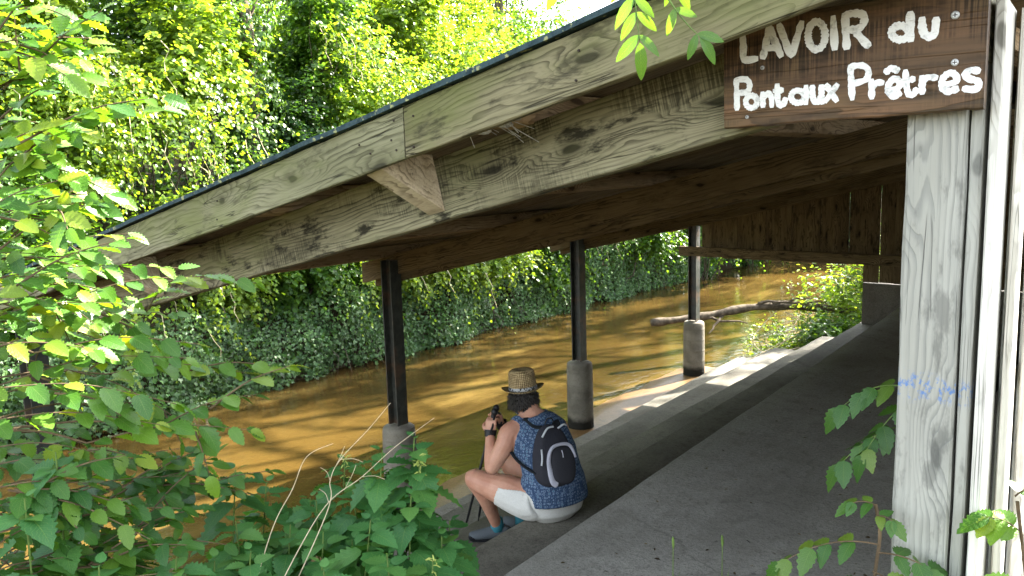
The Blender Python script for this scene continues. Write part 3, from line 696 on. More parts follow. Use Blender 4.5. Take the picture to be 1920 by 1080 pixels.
for (x, y, z, rx, ry, rz, k, ls, cols, lab) in BUSH:
    k = int(k*1.5); ls *= 1.2
    if z < 1.3 and x < -10: x += .62; z -= .20; ls *= 1.12
    else: ls *= 1.16
    e = empty('bush', (x, y, ground_h(x, y)), lab, 'bush', 'bushes on the far bank')
    lst = []; per = 26
    parts = crown((x, y, z), (rx, ry, rz), k, per, ls, cols, 14, .35, 1.25, lst)
    cloud('foliage', M['leaf'], parts, e, T_ROUND)
    base = Vector((x-.3, y, ground_h(x-.3, y)-.1))
    branch_mesh([(base+Vector((random.uniform(-.2,.2), random.uniform(-.3,.3), 0)), Vector(c[0])) for c in lst[:10]], .022, .006).obj('branch', M['bark'], e)['kind'] = 'stuff'

# hanging bindweed and hop shoots: long arching sprays in front of the bushes
def hang(name, lab, anchors, n, L, size, cols, tpl=T_ROUND, cat='vine'):
    e = empty(name, anchors[0], lab, cat); A_p = np.array(anchors); parts = []
    i = rng.integers(0, len(A_p), n); o = A_p[i]+rng.standard_normal((n, 3))*np.array([.25, .45, .25])
    d = np.tile(np.array([.55, 0, .0]), (n, 1))+rng.standard_normal((n, 3))*np.array([.2, .5, .3])
    parts.append(sprays(o, d, L*(.6+.7*rng.random(n)), 24, size, cols, 1.1, .3, .5))
    cloud('leaves', M['leaf'], parts, e, tpl)
    branch_mesh([(o[j], o[j]+np.array([.3, 0, -L*.9])) for j in range(0, n, 6)], .006, .003, .08, 4).obj('stem', M['straw'], e)['kind'] = 'stuff'
hang('bindweed', 'pale round-leaved vine tumbling down in the sun above the left part of the roof', [(-11.3,4.4,3.3),(-11.2,5.2,3.2),(-11.2,6.0,2.9),(-11.1,6.7,2.5)], 110, 1.0, .075, YG)
hang('bindweed', 'thin curtain of vines over the dark hollow behind the bargeboard', [(-11.1,3.9,2.5),(-11.1,4.9,2.0),(-11.0,7.2,2.2)], 40, .8, .060, GR)
hang('bindweed', 'sunlit vine hanging diagonally above the middle of the bargeboard', [(-11.6,9.9,4.2),(-11.5,10.6,3.8),(-11.4,11.3,3.3),(-11.3,12.0,2.9)], 90, .9, .075, YG)
hang('hop_vine', 'lobed hop leaves hanging to the water right of the middle steel post', [(-10.2,13.0,.9),(-10.1,14.2,.8),(-10.1,15.2,.8)], 60, 1.0, .095, GR, T_IVY)
hang('bindweed', 'white-lit hanging sprays under the rafter left of the first visible steel post', [(-10.1,6.4,.75),(-10.1,5.6,.6),(-10.2,4.8,.2)], 44, .6, .070, YG)
hang('bindweed', 'loose pale sprays leaning over the water between the first two steel posts seen', [(-9.9,8.6,.7),(-9.8,9.6,.6),(-9.7,10.6,.5),(-9.7,11.6,.5)], 60, .75, .075, YG)

# trees -----------------------------------------------------------------------------------
def tree(name, lab, base, top, r, crowns, cols, size, k=14, per=26, mat='leaf', ivyclad=False, cat='tree', nl=14, bark='bark'):
    e = empty(name, base, lab, cat, 'trees across the river' if base[0] < -9 else 'trees beyond the wash house')
    b = MB(); p, q = Vector(base)-Vector((0, 0, .3)), Vector(top); m = 9
    pts = [p.lerp(q, i/m)+Vector((nz(i*.4, base[1], 1, 2), nz(i*.4, base[0], 1, 5), 0))*.25*(i > 0) for i in range(m+1)]
    b.tube(pts, [r*(1.25-.9*i/m) for i in range(m+1)], 10); b.obj('trunk', M[bark], e, smooth=True)
    parts = []; pairs = []
    for c in crowns:
        lst = []; parts += crown(c[:3], c[3:6], k, per, size, cols, nl, .3, 1.3, lst)
        j = min(m-1, max(2, int(m*.7))); pairs += [(pts[random.randint(3, m)], Vector(l[0])) for l in lst[::2]]
    branch_mesh(pairs, r*.22, r*.05, .07, 5).obj('limb', M[bark], e)['kind'] = 'stuff'
    cloud('crown', M[mat], parts, e, T_ROUND)
    if ivyclad:
        n = 5200; t = rng.random(n); i = np.minimum((t*m).astype(int), m-1); f = (t*m-i)[:, None]; PT = np.array([tuple(v) for v in pts])
        c = PT[i]*(1-f)+PT[i+1]*f; a = rng.random(n)*2*np.pi; rad = (r*.9+.16+.16*rng.random(n)+.12*np.sin(t*23))
        d = np.stack([np.cos(a), np.sin(a), np.zeros(n)], 1); pos = c+d*rad[:, None]
        cloud('ivy', M['ivy'], [(pos, np.tile([0, 0, -1.], (n, 1))+d*.4+rng.standard_normal((n, 3))*.4, d+rng.standard_normal((n, 3))*.45, .075*(.6+.7*rng.random(n)), tints(n, GR, .25))], e, T_IVY)
    return e
def gz(x, y): return (x, y, ground_h(x, y))
tree('ivied_tree', 'slim tree trunk wrapped in glossy ivy above the low end of the roof', gz(-11.9, 7.7), (-12.6, 8.6, 7.2), .14, [(-12.6,8.4,6.6,1.5,1.5,1.2)], GR, .08, 12, 24, ivyclad=True)
tree('sycamore', 'dark broad-leaved tree filling the shade behind the hanging vines', gz(-14.3, 4.6), (-14.4, 4.8, 7.5), .18, [(-14.0,4.4,3.4,1.4,2.2,1.8),(-14.2,5.0,6.4,1.8,2.2,1.4)], DK, .13, 14, 22)
tree('maple', 'yellow green tree glowing behind the ivied trunk', gz(-16.0, 9.5), (-16.2, 9.6, 8.5), .16, [(-15.8,9.5,5.0,1.6,2.2,1.8),(-16.0,10.5,7.4,1.8,2.2,1.3)], YG, .09, 14, 24)
tree('ash_tree', 'slender tree with two bare stems high in the sunlit leaves', gz(-17.0, 14.5), (-17.2, 14.8, 9), .10, [(-16.8,14.5,6.9,1.8,2.2,1.5)], YG, .09, 12, 22, bark='barkgrey')
tree('willow', 'dark fine-leaved tree in the hollow between the two bright shrubs', gz(-14.6, 11.3), (-14.8, 11.6, 7), .14, [(-14.2,11.5,3.6,1.2,1.8,1.6),(-14.7,11.9,5.6,1.5,1.8,1.2)], DK, .065, 16, 30)
tree('hazel_tree', 'rounded green tree at the top edge left of the ivied trunk', gz(-16.5, 2.5), (-16.6, 2.6, 8.5), .16, [(-16.2,2.5,5.6,1.8,2.4,2.0)], GR, .10, 14, 24)
tree('alder', 'tree with a dark trunk beside the patch of pale sky', gz(-16.5, 20.0), (-16.7, 20.3, 11), .18, [(-16.0,20.2,6.4,2.2,2.4,2.0),(-16.5,19.5,9.0,2.0,2.4,1.6)], GR, .11, 14, 22)
tree('lime_tree', 'tall light green tree far behind the sunlit shrubs', gz(-23, 17), (-23, 17.2, 12), .25, [(-22.5,16.5,6.2,2.8,3.6,2.6),(-23,18,9.5,3,3.4,2.2)], YG, .15, 14, 24, 'farleaf')
tree('oak_tree', 'large green tree far up the slope behind the ivied trunk', gz(-24, 9), (-24, 9.2, 12), .28, [(-23.5,8.5,7.0,3,4,3)], GR, .16, 16, 24, 'farleaf')
tree('beech_tree', 'far tree rising behind the dark sycamore', gz(-25, 2), (-25, 2.2, 12), .28, [(-24.5,1.5,7.6,3,4,3)], YG, .16, 16, 24, 'farleaf')
tree('poplar', 'distant tree at the right end of the tree line above the roof', gz(-22, 26), (-22, 26, 13), .25, [(-21.5,25.5,7.0,3,3.6,3.2)], GR, .16, 14, 22, 'farleaf')
tree('field_maple', 'sunlit tree right above the middle of the roof edge', gz(-15.6, 15.8), (-15.7, 16.0, 7), .12, [(-15.2,15.8,4.9,1.5,2.0,1.4),(-15.6,16.6,6.6,1.5,2.0,1.2)], YG, .095, 18, 26)
tree('birch', 'pale yellow green tree closing the gap of sky over the roof', gz(-19.5, 20.6), (-19.6, 20.8, 10), .12, [(-19.2,20.3,6.2,1.8,2.4,1.8),(-19.5,21.5,8.6,1.8,2.4,1.4)], YG, .12, 15, 22, bark='barkgrey')
# trees up the river that stand in the sun's way and dapple the water
tree('riverside_tree', 'tall tree leaning over the river upstream of the wash house', gz(-2.2, 24), (-4.0, 23, 13), .22, [(-6.0,22.5,10.6,1.9,2.8,1.6),(1.4,23.8,11.6,1.7,2.2,1.6)], GR, .14, 14, 20, 'farleaf')
tree('riverside_tree', 'second tall tree on the near bank beyond the gable', gz(.8, 26), (.4, 25, 14), .22, [(0.2,24.5,11.2,2.6,2.4,2.0)], GR, .12, 10, 16, 'farleaf')

tree('riverside_tree', 'thin tall tree at the river bend, its crown over the water', gz(-1.4, 28.5), (-4.5, 28, 14), .20, [(-7.0,27.5,11.2,2.4,2.2,1.5),(-4.0,30.0,11.6,2.6,2.2,1.6)], GR, .14, 14, 20, 'farleaf')
tree('riverside_tree', 'old tree on the near bank whose limbs reach far over the water', gz(-1.8, 18.5), (-4.0, 17.5, 11.5), .24, [(-6.2,16.4,9.4,1.7,2.4,1.2),(-5.9,19.5,10.4,1.6,1.8,1.3)], GR, .13, 11, 18, 'farleaf')

n = 26000; x = -11.2-16*rng.random(n)**1.4; y = -3+34*rng.random(n)
pos = np.array([(a, b, ground_h(a, b)+.08+.45*max(0, nz(a, b, .9, 4)+.3)+.12*random.random()) for a, b in zip(x, y)])
o = cloud('undergrowth', M['leaf'], [(pos, rng.standard_normal((n, 3))*np.array([1,1,.3])+np.array([.4,0,-.2]), np.tile([.35,-.1,1.], (n, 1))+rng.standard_normal((n, 3))*.4, .13*(.6+.8*rng.random(n)), tints(n, GR, .3))], None, T_ROUND)
tag(o, 'low leafy undergrowth carpeting the slope under the far trees', 'undergrowth')
parts = []
for c in [(-27, -4+5.2*i, 5.0+2.2*math.sin(i*1.9), 3.0, 4.0, 3.6+.8*math.cos(i*2.3)) for i in range(9)]+[(-20, -3+6*i, 3.6+.9*math.sin(i*2.7), 1.8, 3.4, 2.0) for i in range(6)]: parts += crown(c[:3], c[3:], 18, 26, .20, [GR, YG, DK][random.randint(0, 2)], 14, .3, 1.2)
tag(cloud('woodland', M['farleaf'], parts, None, T_ROUND), 'dense wood far up the slope behind all the single trees', 'woodland')

# bright weeds on the near bank beyond the gable, log and twigs in the water ----------------
WEED = [(-4.75,13.0,.55,.95,.5,YG,'bright sunlit weeds at the water side of the opening under the gable rail'),(-4.1,13.6,.6,1.15,.55,YG,'tall yellow green weeds in the middle of the opening under the gable rail'),
        (-3.4,13.2,.55,1.05,.6,YG,'sunlit weeds next to the low gable wall'),(-3.9,12.3,.45,.45,.30,GR,'darker low weeds over the end of the stone steps')]
for (x, y, r, h, sp, cols, lab) in WEED:
    z0 = ground_h(x, y); e = empty('weeds', (x, y, z0), lab, 'weeds'); n = 260
    o = np.stack([x+rng.standard_normal(n)*r*.5, y+rng.standard_normal(n)*r*.5, z0+.05+rng.random(n)*h*.75], 1)
    d = np.tile([0, 0, 1.], (n, 1))+rng.standard_normal((n, 3))*.55
    cloud('foliage', M['leaf'], [sprays(o, d, h*(.5+.5*rng.random(n)), 10, .115, cols, .25, .3)], e, T_LONG)
    branch_mesh([(o[j], o[j]+d[j]/np.linalg.norm(d[j])*h*.7) for j in range(0, n, 5)], .006, .003, .05, 4).obj('stem', M['stem'], e)['kind'] = 'stuff'
lg = empty('fallen_branch', (-5.5, 12.6, -.75), 'long bare branch lying over the water behind the last steel post', 'branch')
lb = MB(); P = crom([(-6.22,10.98,-.62),(-5.75,11.75,-.60),(-5.25,12.55,-.53),(-4.6,13.2,-.57),(-3.9,13.5,-.66)], 5)
lb.tube(P, [.058+.012*math.sin(i*1.7)+.012*(i/len(P)) for i in range(len(P))], 10); lb.obj('trunk', M['bark'], lg, smooth=True)
for pq in (((-5.55,12.1,-.60),(-5.55,11.55,-.82)),((-5.75,11.75,-.63),(-5.2,12.2,-.73)),((-5.2,12.6,-.48),(-4.5,13.0,-.40)),((-5.0,12.7,-.46),(-4.3,13.3,-.50))): branch_mesh([pq], .028, .010, .04, 6).obj('side_branch', M['bark'], lg)
tw = empty('dead_twigs', (-4.7, 12.2, -1.0), 'thin pale twigs drooping from the bank into the water', 'twigs')
pr = []
for pts in ([(-5.0,12.9,-.62),(-5.1,12.2,-.95),(-4.75,11.9,-1.12),(-4.35,12.0,-1.02)],[(-4.35,12.1,-.80),(-4.75,12.0,-1.05),(-5.05,11.6,-1.26)],[(-4.6,12.9,-.60),(-4.65,12.3,-.98),(-4.9,11.9,-1.25)],[(-4.3,12.0,-.98),(-4.8,11.9,-1.15),(-5.15,11.9,-1.27)],[(-4.4,12.4,-.8),(-5.0,12.6,-.95),(-5.5,12.6,-1.2)],[(-4.9,13.0,-.65),(-4.4,12.6,-.72),(-4.1,12.4,-.75)]):
    b = MB(); C_ = crom(pts, 6); b.tube(C_, [.009-.005*i/len(C_) for i in range(len(C_))], 5); b.obj('twig', M['straw'], tw)

# ------------------------------------------------------------------ foreground leaves: one object each
def leaf_mesh(name, width, tooth, ns, shape, fold=.18, curl=.18, corr=.02, heart=0.0, twist=0.0, mat=None):
    """a serrate leaf of length 1 along +X, ns stations; the rows alternate so that the side veins stand out."""
    V = []; UV = []; F = []
    for i in range(ns+1):
        t = i/ns; w = width*shape(t)
        tt = (1+tooth*(1 if i % 2 else -1)) if 0 < i < ns else 1
        zc = -curl*t*t; cz = corr*(1 if i % 2 else -1)*(.3+math.sin(math.pi*t))
        back = heart*(1-t)**6
        xe = t - .10*w*(0 if i % 2 else 1) - back
        tw = twist*(t-.3)
        V += [(t, 0, zc), (xe, w*tt, zc+fold*w+cz+tw*w), (xe, -w*tt, zc+fold*w*1.1+cz-tw*w)]
        UV += [(0, t), (1, t), (-1, t)]
    for i in range(ns):
        a = i*3; b = a+3
        F += [(a, b, b+1, a+1), (a, a+2, b+2, b)]
    me = D.meshes.new(name); me.from_pydata(V, [], F); me.update()
    uv = me.uv_layers.new(name='UVMap')
    for l in me.loops: uv.data[l.index].uv = UV[l.vertex_index]
    me.materials.append(mat); me.polygons.foreach_set('use_smooth', np.ones(len(me.polygons), bool)); return me
ov = lambda p, q: (lambda t: (t**p)*((1-t)**q)/((p/(p+q))**p*((q/(p+q))**q)) if 0 < t < 1 else 0.0)
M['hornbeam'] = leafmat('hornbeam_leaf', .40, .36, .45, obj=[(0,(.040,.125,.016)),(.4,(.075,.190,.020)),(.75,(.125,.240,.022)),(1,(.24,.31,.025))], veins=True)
M['hornbeam_dk'] = leafmat('shaded_hornbeam_leaf', .44, .36, .45, obj=[(0,(.032,.110,.026)),(.6,(.055,.165,.024)),(1,(.12,.235,.026))], veins=True)  # darker copy of the leaf: the thicket's shade is put into its greens
M['nettle'] = leafmat('nettle_leaf', .36, .45, .35, obj=[(0,(.042,.150,.042)),(.6,(.066,.205,.052)),(1,(.11,.255,.055))], veins=True)
M['campsis'] = leafmat('creeper_leaf', .40, .36, .45, obj=[(0,(.035,.115,.022)),(.6,(.060,.155,.025)),(1,(.14,.22,.03))], veins=True)
M['sprig'] = leafmat('sprig_leaf', .45, .36, .45, obj=[(0,(.060,.150,.030)),(1,(.105,.21,.035))], veins=True)
HORN = [leaf_mesh('leaf', .30, .11, 14, ov(.60,.80), .10+.05*k, .12+.10*k, .022, 0, (-.2,.2,.1)[k], M['hornbeam']) for k in range(3)]
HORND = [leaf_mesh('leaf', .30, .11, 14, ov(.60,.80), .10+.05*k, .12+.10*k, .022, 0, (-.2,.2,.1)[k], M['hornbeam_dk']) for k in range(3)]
NETT = [leaf_mesh('leaf', .36, .13, 14, ov(.50,1.05), .12, .20+.12*k, .020, .05, (-.15,.15)[k], M['nettle']) for k in range(2)]
CAMP = [leaf_mesh('leaflet', .30, .12, 12, ov(.55,.95), .14, .18+.12*k, .012, 0, (-.2,.2)[k], M['campsis']) for k in range(2)]
SPRG = [leaf_mesh('leaflet', .17, .02, 10, ov(.75,.85), .16, .22+.15*k, .004, 0, (-.2,.2)[k], M['sprig']) for k in range(2)]
def put_leaf(me, parent, pos, axis, normal, size, poff):
    x = Vector(axis).normalized(); z = Vector(normal); z = (z-x*z.dot(x)).normalized(); y = z.cross(x); s = size
    o = D.objects.new(me.name.split('.')[0], me); COL.objects.link(o); o.parent = parent
    p = Vector(pos)-poff
    o.matrix_basis = Matrix(((x.x*s,y.x*s,z.x*s,p.x),(x.y*s,y.y*s,z.y*s,p.y),(x.z*s,y.z*s,z.z*s,p.z),(0,0,0,1)))
    return o
R_ = random.Random(21)
def rv(a): return Vector((R_.uniform(-a,a), R_.uniform(-a,a), R_.uniform(-a,a)))
def hornbeam(label, root, stems, twigs, meshes, size, extra, tip=(.15,-.25,1)):
    e = empty('hornbeam_shrub', root, label, 'shrub', 'hornbeam shrubs on the near bank'); off = Vector(root); b = MB(); nleaf = 0
    for st in stems: b.tube(crom(st, 5), [.016-.010*i/(5*(len(st)-1)) for i in range(5*(len(st)-1)+1)], 7)
    b.obj('trunk', M['bark'], e, smooth=True)
    allp = [p for st in stems for p in crom(st, 8)]
    tws = list(twigs)
    for j in range(extra):
        p, q = R_.choice(twigs); f = R_.uniform(.1, .75); o = Vector(p).lerp(Vector(q), f); d = (Vector(q)-Vector(p))
        d = d.normalized()*R_.uniform(.10, .26)+rv(.11)+Vector((0, 0, R_.uniform(-.09,.05))); tws.append((tuple(o), tuple(o+d)))
    for ti, (p, q) in enumerate(tws):
        p, q = Vector(p), Vector(q); L = (q-p).length; sag = Vector((0, 0, -.10*L)); mid = p.lerp(q, .5)-sag*.6
        C_ = crom([p, mid, q+sag*.3], 6); tb = MB()
        if ti < len(twigs):
            a = min(allp, key=lambda s: (s-p).length); C0 = crom([a, a.lerp(p, .6)+Vector((0,0,.03)), p], 4)[:-1]
        else: C0 = []
        full = C0+C_
        tb.tube(full, [.0032-.0024*i/len(full) for i in range(len(full))], 5); tb.obj('twig', M['twig'], e)
        step = size*R_.uniform(.50, .60); s = size*.3; k = R_.randint(0, 1); seg = [(C_[i+1]-C_[i]).length for i in range(len(C_)-1)]; tot = sum(seg)
        while s < tot+.5*size:
            ss = min(s, tot-1e-4); i = 0
            while ss > seg[i]: ss -= seg[i]; i += 1
            c = C_[i].lerp(C_[i+1], ss/seg[i]); t = (C_[min(i+1,len(C_)-1)]-C_[i]).normalized()
            side = t.cross(Vector((0,0,1))).normalized()*(1 if k % 2 else -1); last = s > tot-.2*size
            ax = t*(.75 if not last else 1.2)+side*(.85 if not last else .15)+Vector((0,0,R_.uniform(-.55,.08)))+rv(.22)
            nn = Vector(tip)+rv(.42)
            sz = size*(R_.uniform(.75,1.15) if s < tot*.8 else R_.uniform(.55,.9))
            put_leaf(R_.choice(meshes), e, c, ax, nn, sz, off); nleaf += 1
            s += step*R_.uniform(.8,1.2); k += 1
    return nleaf
HA = [((-2.32,0.77,2.08),(-2.22,1.01,2.23)),((-2.21,0.74,2.11),(-2.14,0.92,2.14)),((-2.30,0.77,2.01),(-2.16,0.89,2.06)),((-2.19,0.70,1.86),(-2.04,1.11,1.99)),((-2.42,0.79,1.95),(-2.20,0.97,1.93)),((-2.53,0.80,1.81),(-2.26,0.91,1.88)),((-2.41,0.75,1.69),(-2.05,0.93,1.75)),((-2.17,0.69,1.72),(-2.13,0.87,1.81)),((-2.44,0.82,2.21),(-2.30,0.95,2.25)),((-2.52,0.78,1.61),(-2.32,0.96,1.72)),((-2.30,0.73,1.77),(-2.29,0.87,1.79))]
HB = [((-2.40,0.74,1.57),(-2.19,1.06,1.67)),((-2.51,0.76,1.50),(-2.08,1.13,1.58)),((-2.37,0.87,1.45),(-2.11,1.23,1.54)),((-2.28,0.69,1.46),(-2.11,0.96,1.50)),((-2.15,0.78,1.39),(-2.02,1.14,1.37)),((-2.32,0.75,1.29),(-1.95,1.06,1.36)),((-2.13,0.65,1.33),(-1.87,0.98,1.27)),((-2.42,0.92,1.29),(-2.04,1.09,1.16)),((-2.03,0.83,1.17),(-1.81,1.14,1.17)),((-2.15,0.62,1.25),(-1.90,0.95,1.22)),((-2.09,1.04,1.14),(-1.89,1.22,1.23)),((-2.48,0.71,1.09),(-2.07,0.92,1.11)),((-2.16,0.64,1.42),(-2.03,0.88,1.40)),((-2.51,0.89,1.48),(-2.15,1.04,1.43)),((-2.49,0.73,1.22),(-2.15,0.89,1.27)),((-2.51,1.00,1.37),(-2.26,1.21,1.42)),((-2.41,1.06,1.24),(-2.18,1.37,1.22)),((-2.16,0.66,1.52),(-2.12,0.83,1.57)),((-2.61,0.78,1.38),(-2.39,0.98,1.42)),((-2.32,0.99,1.18),(-2.08,1.18,1.14))]
HC = [((-2.29,0.71,0.96),(-2.09,1.14,0.99)),((-2.33,0.79,0.87),(-2.15,1.22,0.99)),((-2.13,0.61,1.09),(-2.02,0.82,1.08)),((-2.18,0.77,0.80),(-1.99,1.08,0.94)),((-2.17,0.65,0.83),(-1.93,0.99,0.88)),((-2.13,0.59,0.98),(-2.03,0.92,0.96)),((-1.92,0.73,0.85),(-1.82,0.94,0.86)),((-2.12,0.57,0.89),(-2.06,0.76,0.90)),((-2.34,0.93,0.97),(-2.27,1.26,1.00)),((-2.36,0.67,1.07),(-2.17,0.84,1.10)),((-2.50,0.91,0.88),(-2.26,1.12,0.93)),((-2.37,0.74,0.79),(-2.18,0.92,0.87)),((-2.38,1.00,0.81),(-2.21,1.28,0.87))]
HB += [((-2.45,.72,1.53),(-2.22,.90,1.56)),((-2.40,.70,1.47),(-2.18,.88,1.50)),((-2.50,.76,1.44),(-2.26,.95,1.45)),((-2.38,.70,1.60),(-2.24,.84,1.63)),((-2.44,.74,1.36),(-2.16,.92,1.38)),((-2.56,.82,1.54),(-2.36,1.00,1.53))]
HC += [((-2.12,0.58,0.93),(-2.06,0.77,1.01)),((-2.47,0.69,0.91),(-2.28,0.85,0.98)),((-2.28,0.68,0.75),(-2.20,0.90,0.85)),((-2.59,0.73,0.98),(-2.42,0.88,1.06)),((-2.40,0.82,0.65),(-2.23,0.99,0.76)),((-2.45,0.66,0.71),(-2.30,0.80,0.79)),((-2.69,0.75,0.87),(-2.48,1.06,0.85)),((-2.57,0.96,0.74),(-2.31,1.18,0.80)),((-2.60,0.75,1.10),(-2.37,0.94,1.12))]
gp = lambda x, y: (x, y, ground_h(x, y))
n1 = hornbeam('tall hornbeam shrub, its top branches glowing yellow green against the light', gp(-2.62,.52), [[gp(-2.62,.52),(-2.60,.58,.8),(-2.55,.62,1.6),(-2.50,.66,2.4)]], HA, HORN, .074, 30, (.35,-.65,1))
n2 = hornbeam('hornbeam shrub reaching over the low end of the bargeboard', gp(-2.70,.60), [[gp(-2.70,.60),(-2.66,.60,.4),(-2.60,.62,1.0),(-2.52,.66,1.6)],[gp(-2.35,.45),(-2.3,.5,.4),(-2.22,.55,1.0),(-2.18,.6,1.5)]], HB, HORN, .071, 34)
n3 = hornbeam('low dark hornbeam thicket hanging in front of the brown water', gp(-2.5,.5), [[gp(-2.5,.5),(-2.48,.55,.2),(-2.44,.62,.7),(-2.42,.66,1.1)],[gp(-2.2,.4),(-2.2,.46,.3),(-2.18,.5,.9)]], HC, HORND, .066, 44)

# nettles
NT = [(-1.75,1.67,0.93),(-1.94,1.56,0.83),(-1.96,1.34,0.79),(-1.59,1.38,0.79),(-2.18,1.31,0.92),(-2.12,1.68,0.85),(-1.87,1.15,0.81),(-1.80,1.84,0.66),(-2.09,0.78,1.15),(-2.03,0.68,1.08),(-1.64,1.21,0.80),(-1.90,1.64,0.74),(-1.95,1.09,0.79),(-1.56,1.52,0.72),(-2.19,1.42,0.84),(-2.16,1.56,0.75),(-1.65,1.70,0.64),(-1.84,0.93,0.89),(-1.89,0.77,0.92),(-1.82,1.45,0.74),(-1.69,1.56,0.78)]
NT += [(-1.80,1.70,.985),(-1.86,1.62,.955),(-1.72,1.44,.83),(-2.02,1.48,.80),(-1.70,1.58,.86),(-2.05,1.22,.82),(-1.86,1.38,.78),(-1.62,1.62,.74),(-1.98,1.18,.75),(-1.74,1.28,.76)]
NLAB = ['tallest nettle with a yellow flower tassel in front of the first pier','nettle left of the flowering one, before the brown water','nettle with wide leaves near the bottom edge under the dry stems','nettle at the bottom edge in front of the stone steps','tall thin nettle standing alone before the lit water','nettle just right of the lone thin one','nettle low at the bottom edge below the hornbeam','nettle nearest to the woman\'s shoe','large-leaved nettle among the hornbeam at the frame\'s edge','second large-leaved nettle among the hornbeam, lower','nettle head seen from above at the bottom edge','dark nettle behind the crossing dry stems','nettle between the hornbeam thicket and the dry stump','nettle rising from the bottom edge beside the lower steps','slender nettle behind the lone thin one','dark nettle below the lit streak of water','low nettle leaning over the edge of the steps','nettle under the dark hornbeam thicket','lowest nettle at the bottom corner under the hornbeam','nettle in the middle of the clump','nettle pressed against the flowering one','nettle hiding the foot of the first pier','nettle left of the one that hides the foot of the first pier','broad nettle right in front of the flowering one','nettle behind the short dry stem','nettle whose tip reaches just below the flower tassel','nettle at the edge of the hornbeam thicket, above the dry stump','nettle between the two long dry stems','nettle leaning towards the walking poles','small nettle below the lit water near the bottom edge','bright nettle beside the longest dry stem near the bottom edge']
for i, (x, y, z) in enumerate(NT):
    root = gp(x-.06, y-.05); e = empty('nettle', root, NLAB[i], 'nettle', 'nettles on the near bank'); off = Vector(root)
    tip = Vector((x, y, z)); C_ = crom([Vector(root), Vector(root).lerp(tip, .55)+rv(.05), tip], 10)
    b = MB(); b.tube(C_, [.0048-.0030*k/len(C_) for k in range(len(C_))], 6); b.obj('stem', M['stem'], e)
    az = R_.uniform(0, 3.14); d = 0.0; k = 0; big = R_.uniform(.105, .135)*(.72 if y < .95 else 1); tassel = i in (0, 5, 13)
    while d < .62 and k < 13:
        f = 1-d/max(.3, (tip-Vector(root)).length); c = C_[max(0, min(len(C_)-1, int(f*(len(C_)-1))))]
        sz = min(big, .032+.026*k) * R_.uniform(.88, 1.1)
        for s in (0, math.pi):
            a = az+s+R_.uniform(-.35,.35); h = Vector((math.cos(a), math.sin(a), 0)); pl = .010+.018*min(1, k/4)
            j = c+h*pl+Vector((0,0,pl*.3)); ax = h*1.0+Vector((0,0,.55-.26*k if k < 4 else -.45+R_.uniform(-.2,.2)))
            put_leaf(R_.choice(NETT), e, j, ax, Vector((0,0,1))+h*.25+rv(.25), sz, off)
        az += math.pi/2+R_.uniform(-.2,.2); d += .016+.0125*min(k, 3.2); k += 1
    if tassel:
        tb = MB()
        for q in range(26 if i == 0 else 12):
            a = R_.uniform(0, 6.28); p = tip+Vector((0,0,-R_.uniform(-.02,.07))); o = p+Vector((math.cos(a)*.02, math.sin(a)*.02, R_.uniform(-.012,.012)))
            tb.tube([p, p.lerp(o,.5)+Vector((0,0,.004)), o], [.0012,.0022,.0016], 4)
        tag(tb.obj('flower_tassel', M['tassel'] if 'tassel' in M else M['stem'], e), kind='stuff')

# dry stems
for pts, lab in (([(-1.90,1.10,.52),(-1.885,1.22,.82),(-1.88,1.30,.93),(-1.90,1.37,1.00),(-1.88,1.45,1.02)], 'short dry stem curving up before the lit streak of water'),
                 ([(-1.84,1.16,.55),(-1.80,1.35,.86),(-1.80,1.37,.95),(-1.80,1.41,1.00),(-1.80,1.52,1.06),(-1.79,1.60,1.12)], 'middle dry stem bending towards the first pier'),
                 ([(-1.78,1.08,.62),(-1.77,1.23,.81),(-1.80,1.36,.89),(-1.77,1.46,.94),(-1.77,1.59,.99),(-1.76,1.75,1.04)], 'longest dry stem slanting up across the first pier, with side twigs')):
    b = MB(); C_ = crom(pts, 8); b.tube(C_, [.0017-.0009*i/len(C_) for i in range(len(C_))], 5)
    e = empty('dry_stem', pts[0], lab, 'dry stem', 'dry stems among the nettles'); b.obj('stem', M['straw'], e)
    if 'longest' in lab or 'middle' in lab:
        for k, dv in ((20, (.03,.02,.07)), (24, (.05,.04,-.01)), (16, (-.04,0,.03))):
            s = MB(); p = C_[min(k, len(C_)-1)]; q = p+Vector(dv); s.tube(crom([p, p.lerp(q,.5)+Vector((0.008,0,.008)), q], 4), .0008, 4); s.obj('side_twig', M['straw'], e)

# pinnate creeper at the post, sprig hanging from above, weeds by the cladding, grass stalks
def pinnate(e, off, p, d, L, pairs, size, meshes, mat, droop=.35, nrm_=(0,-.4,1)):
    p = Vector(p); d = Vector(d).normalized(); side = d.cross(Vector(nrm_)).normalized(); nn = Vector(nrm_).normalized()
    C_ = [p+d*L*t+Vector((0,0,-droop*L*t*t)) for t in [i/12 for i in range(13)]]
    b = MB(); b.tube(C_, [.0022-.0014*i/12 for i in range(13)], 5); b.obj('stalk', mat, e)
    for k in range(pairs):
        i = int(12*(.28+.68*k/max(1, pairs-1))); t = (C_[min(12,i+1)]-C_[max(0,i-1)]).normalized(); f = 1-.15*abs(k-pairs*.5)/pairs
        for s in (-1, 1):
            put_leaf(R_.choice(meshes), e, C_[i], t*.55+side*s*.9+Vector((0,0,-.35))+rv(.15), nn+rv(.25), size*f*R_.uniform(.85,1.15), off)
    put_leaf(R_.choice(meshes), e, C_[12], t+Vector((0,0,-.3)), nn+rv(.2), size*1.15, off)
root = gp(-.58, 2.22); off = Vector(root)
e = empty('creeper', root, 'climbing creeper with serrate leaflets peeping round the edge of the silver corner post', 'creeper')
b = MB(); b.tube(crom([root, (-.53,2.22,.4),(-.515,2.20,.9),(-.50,2.19,1.25)], 6), .004, 6); b.obj('stem', M['stem'], e)
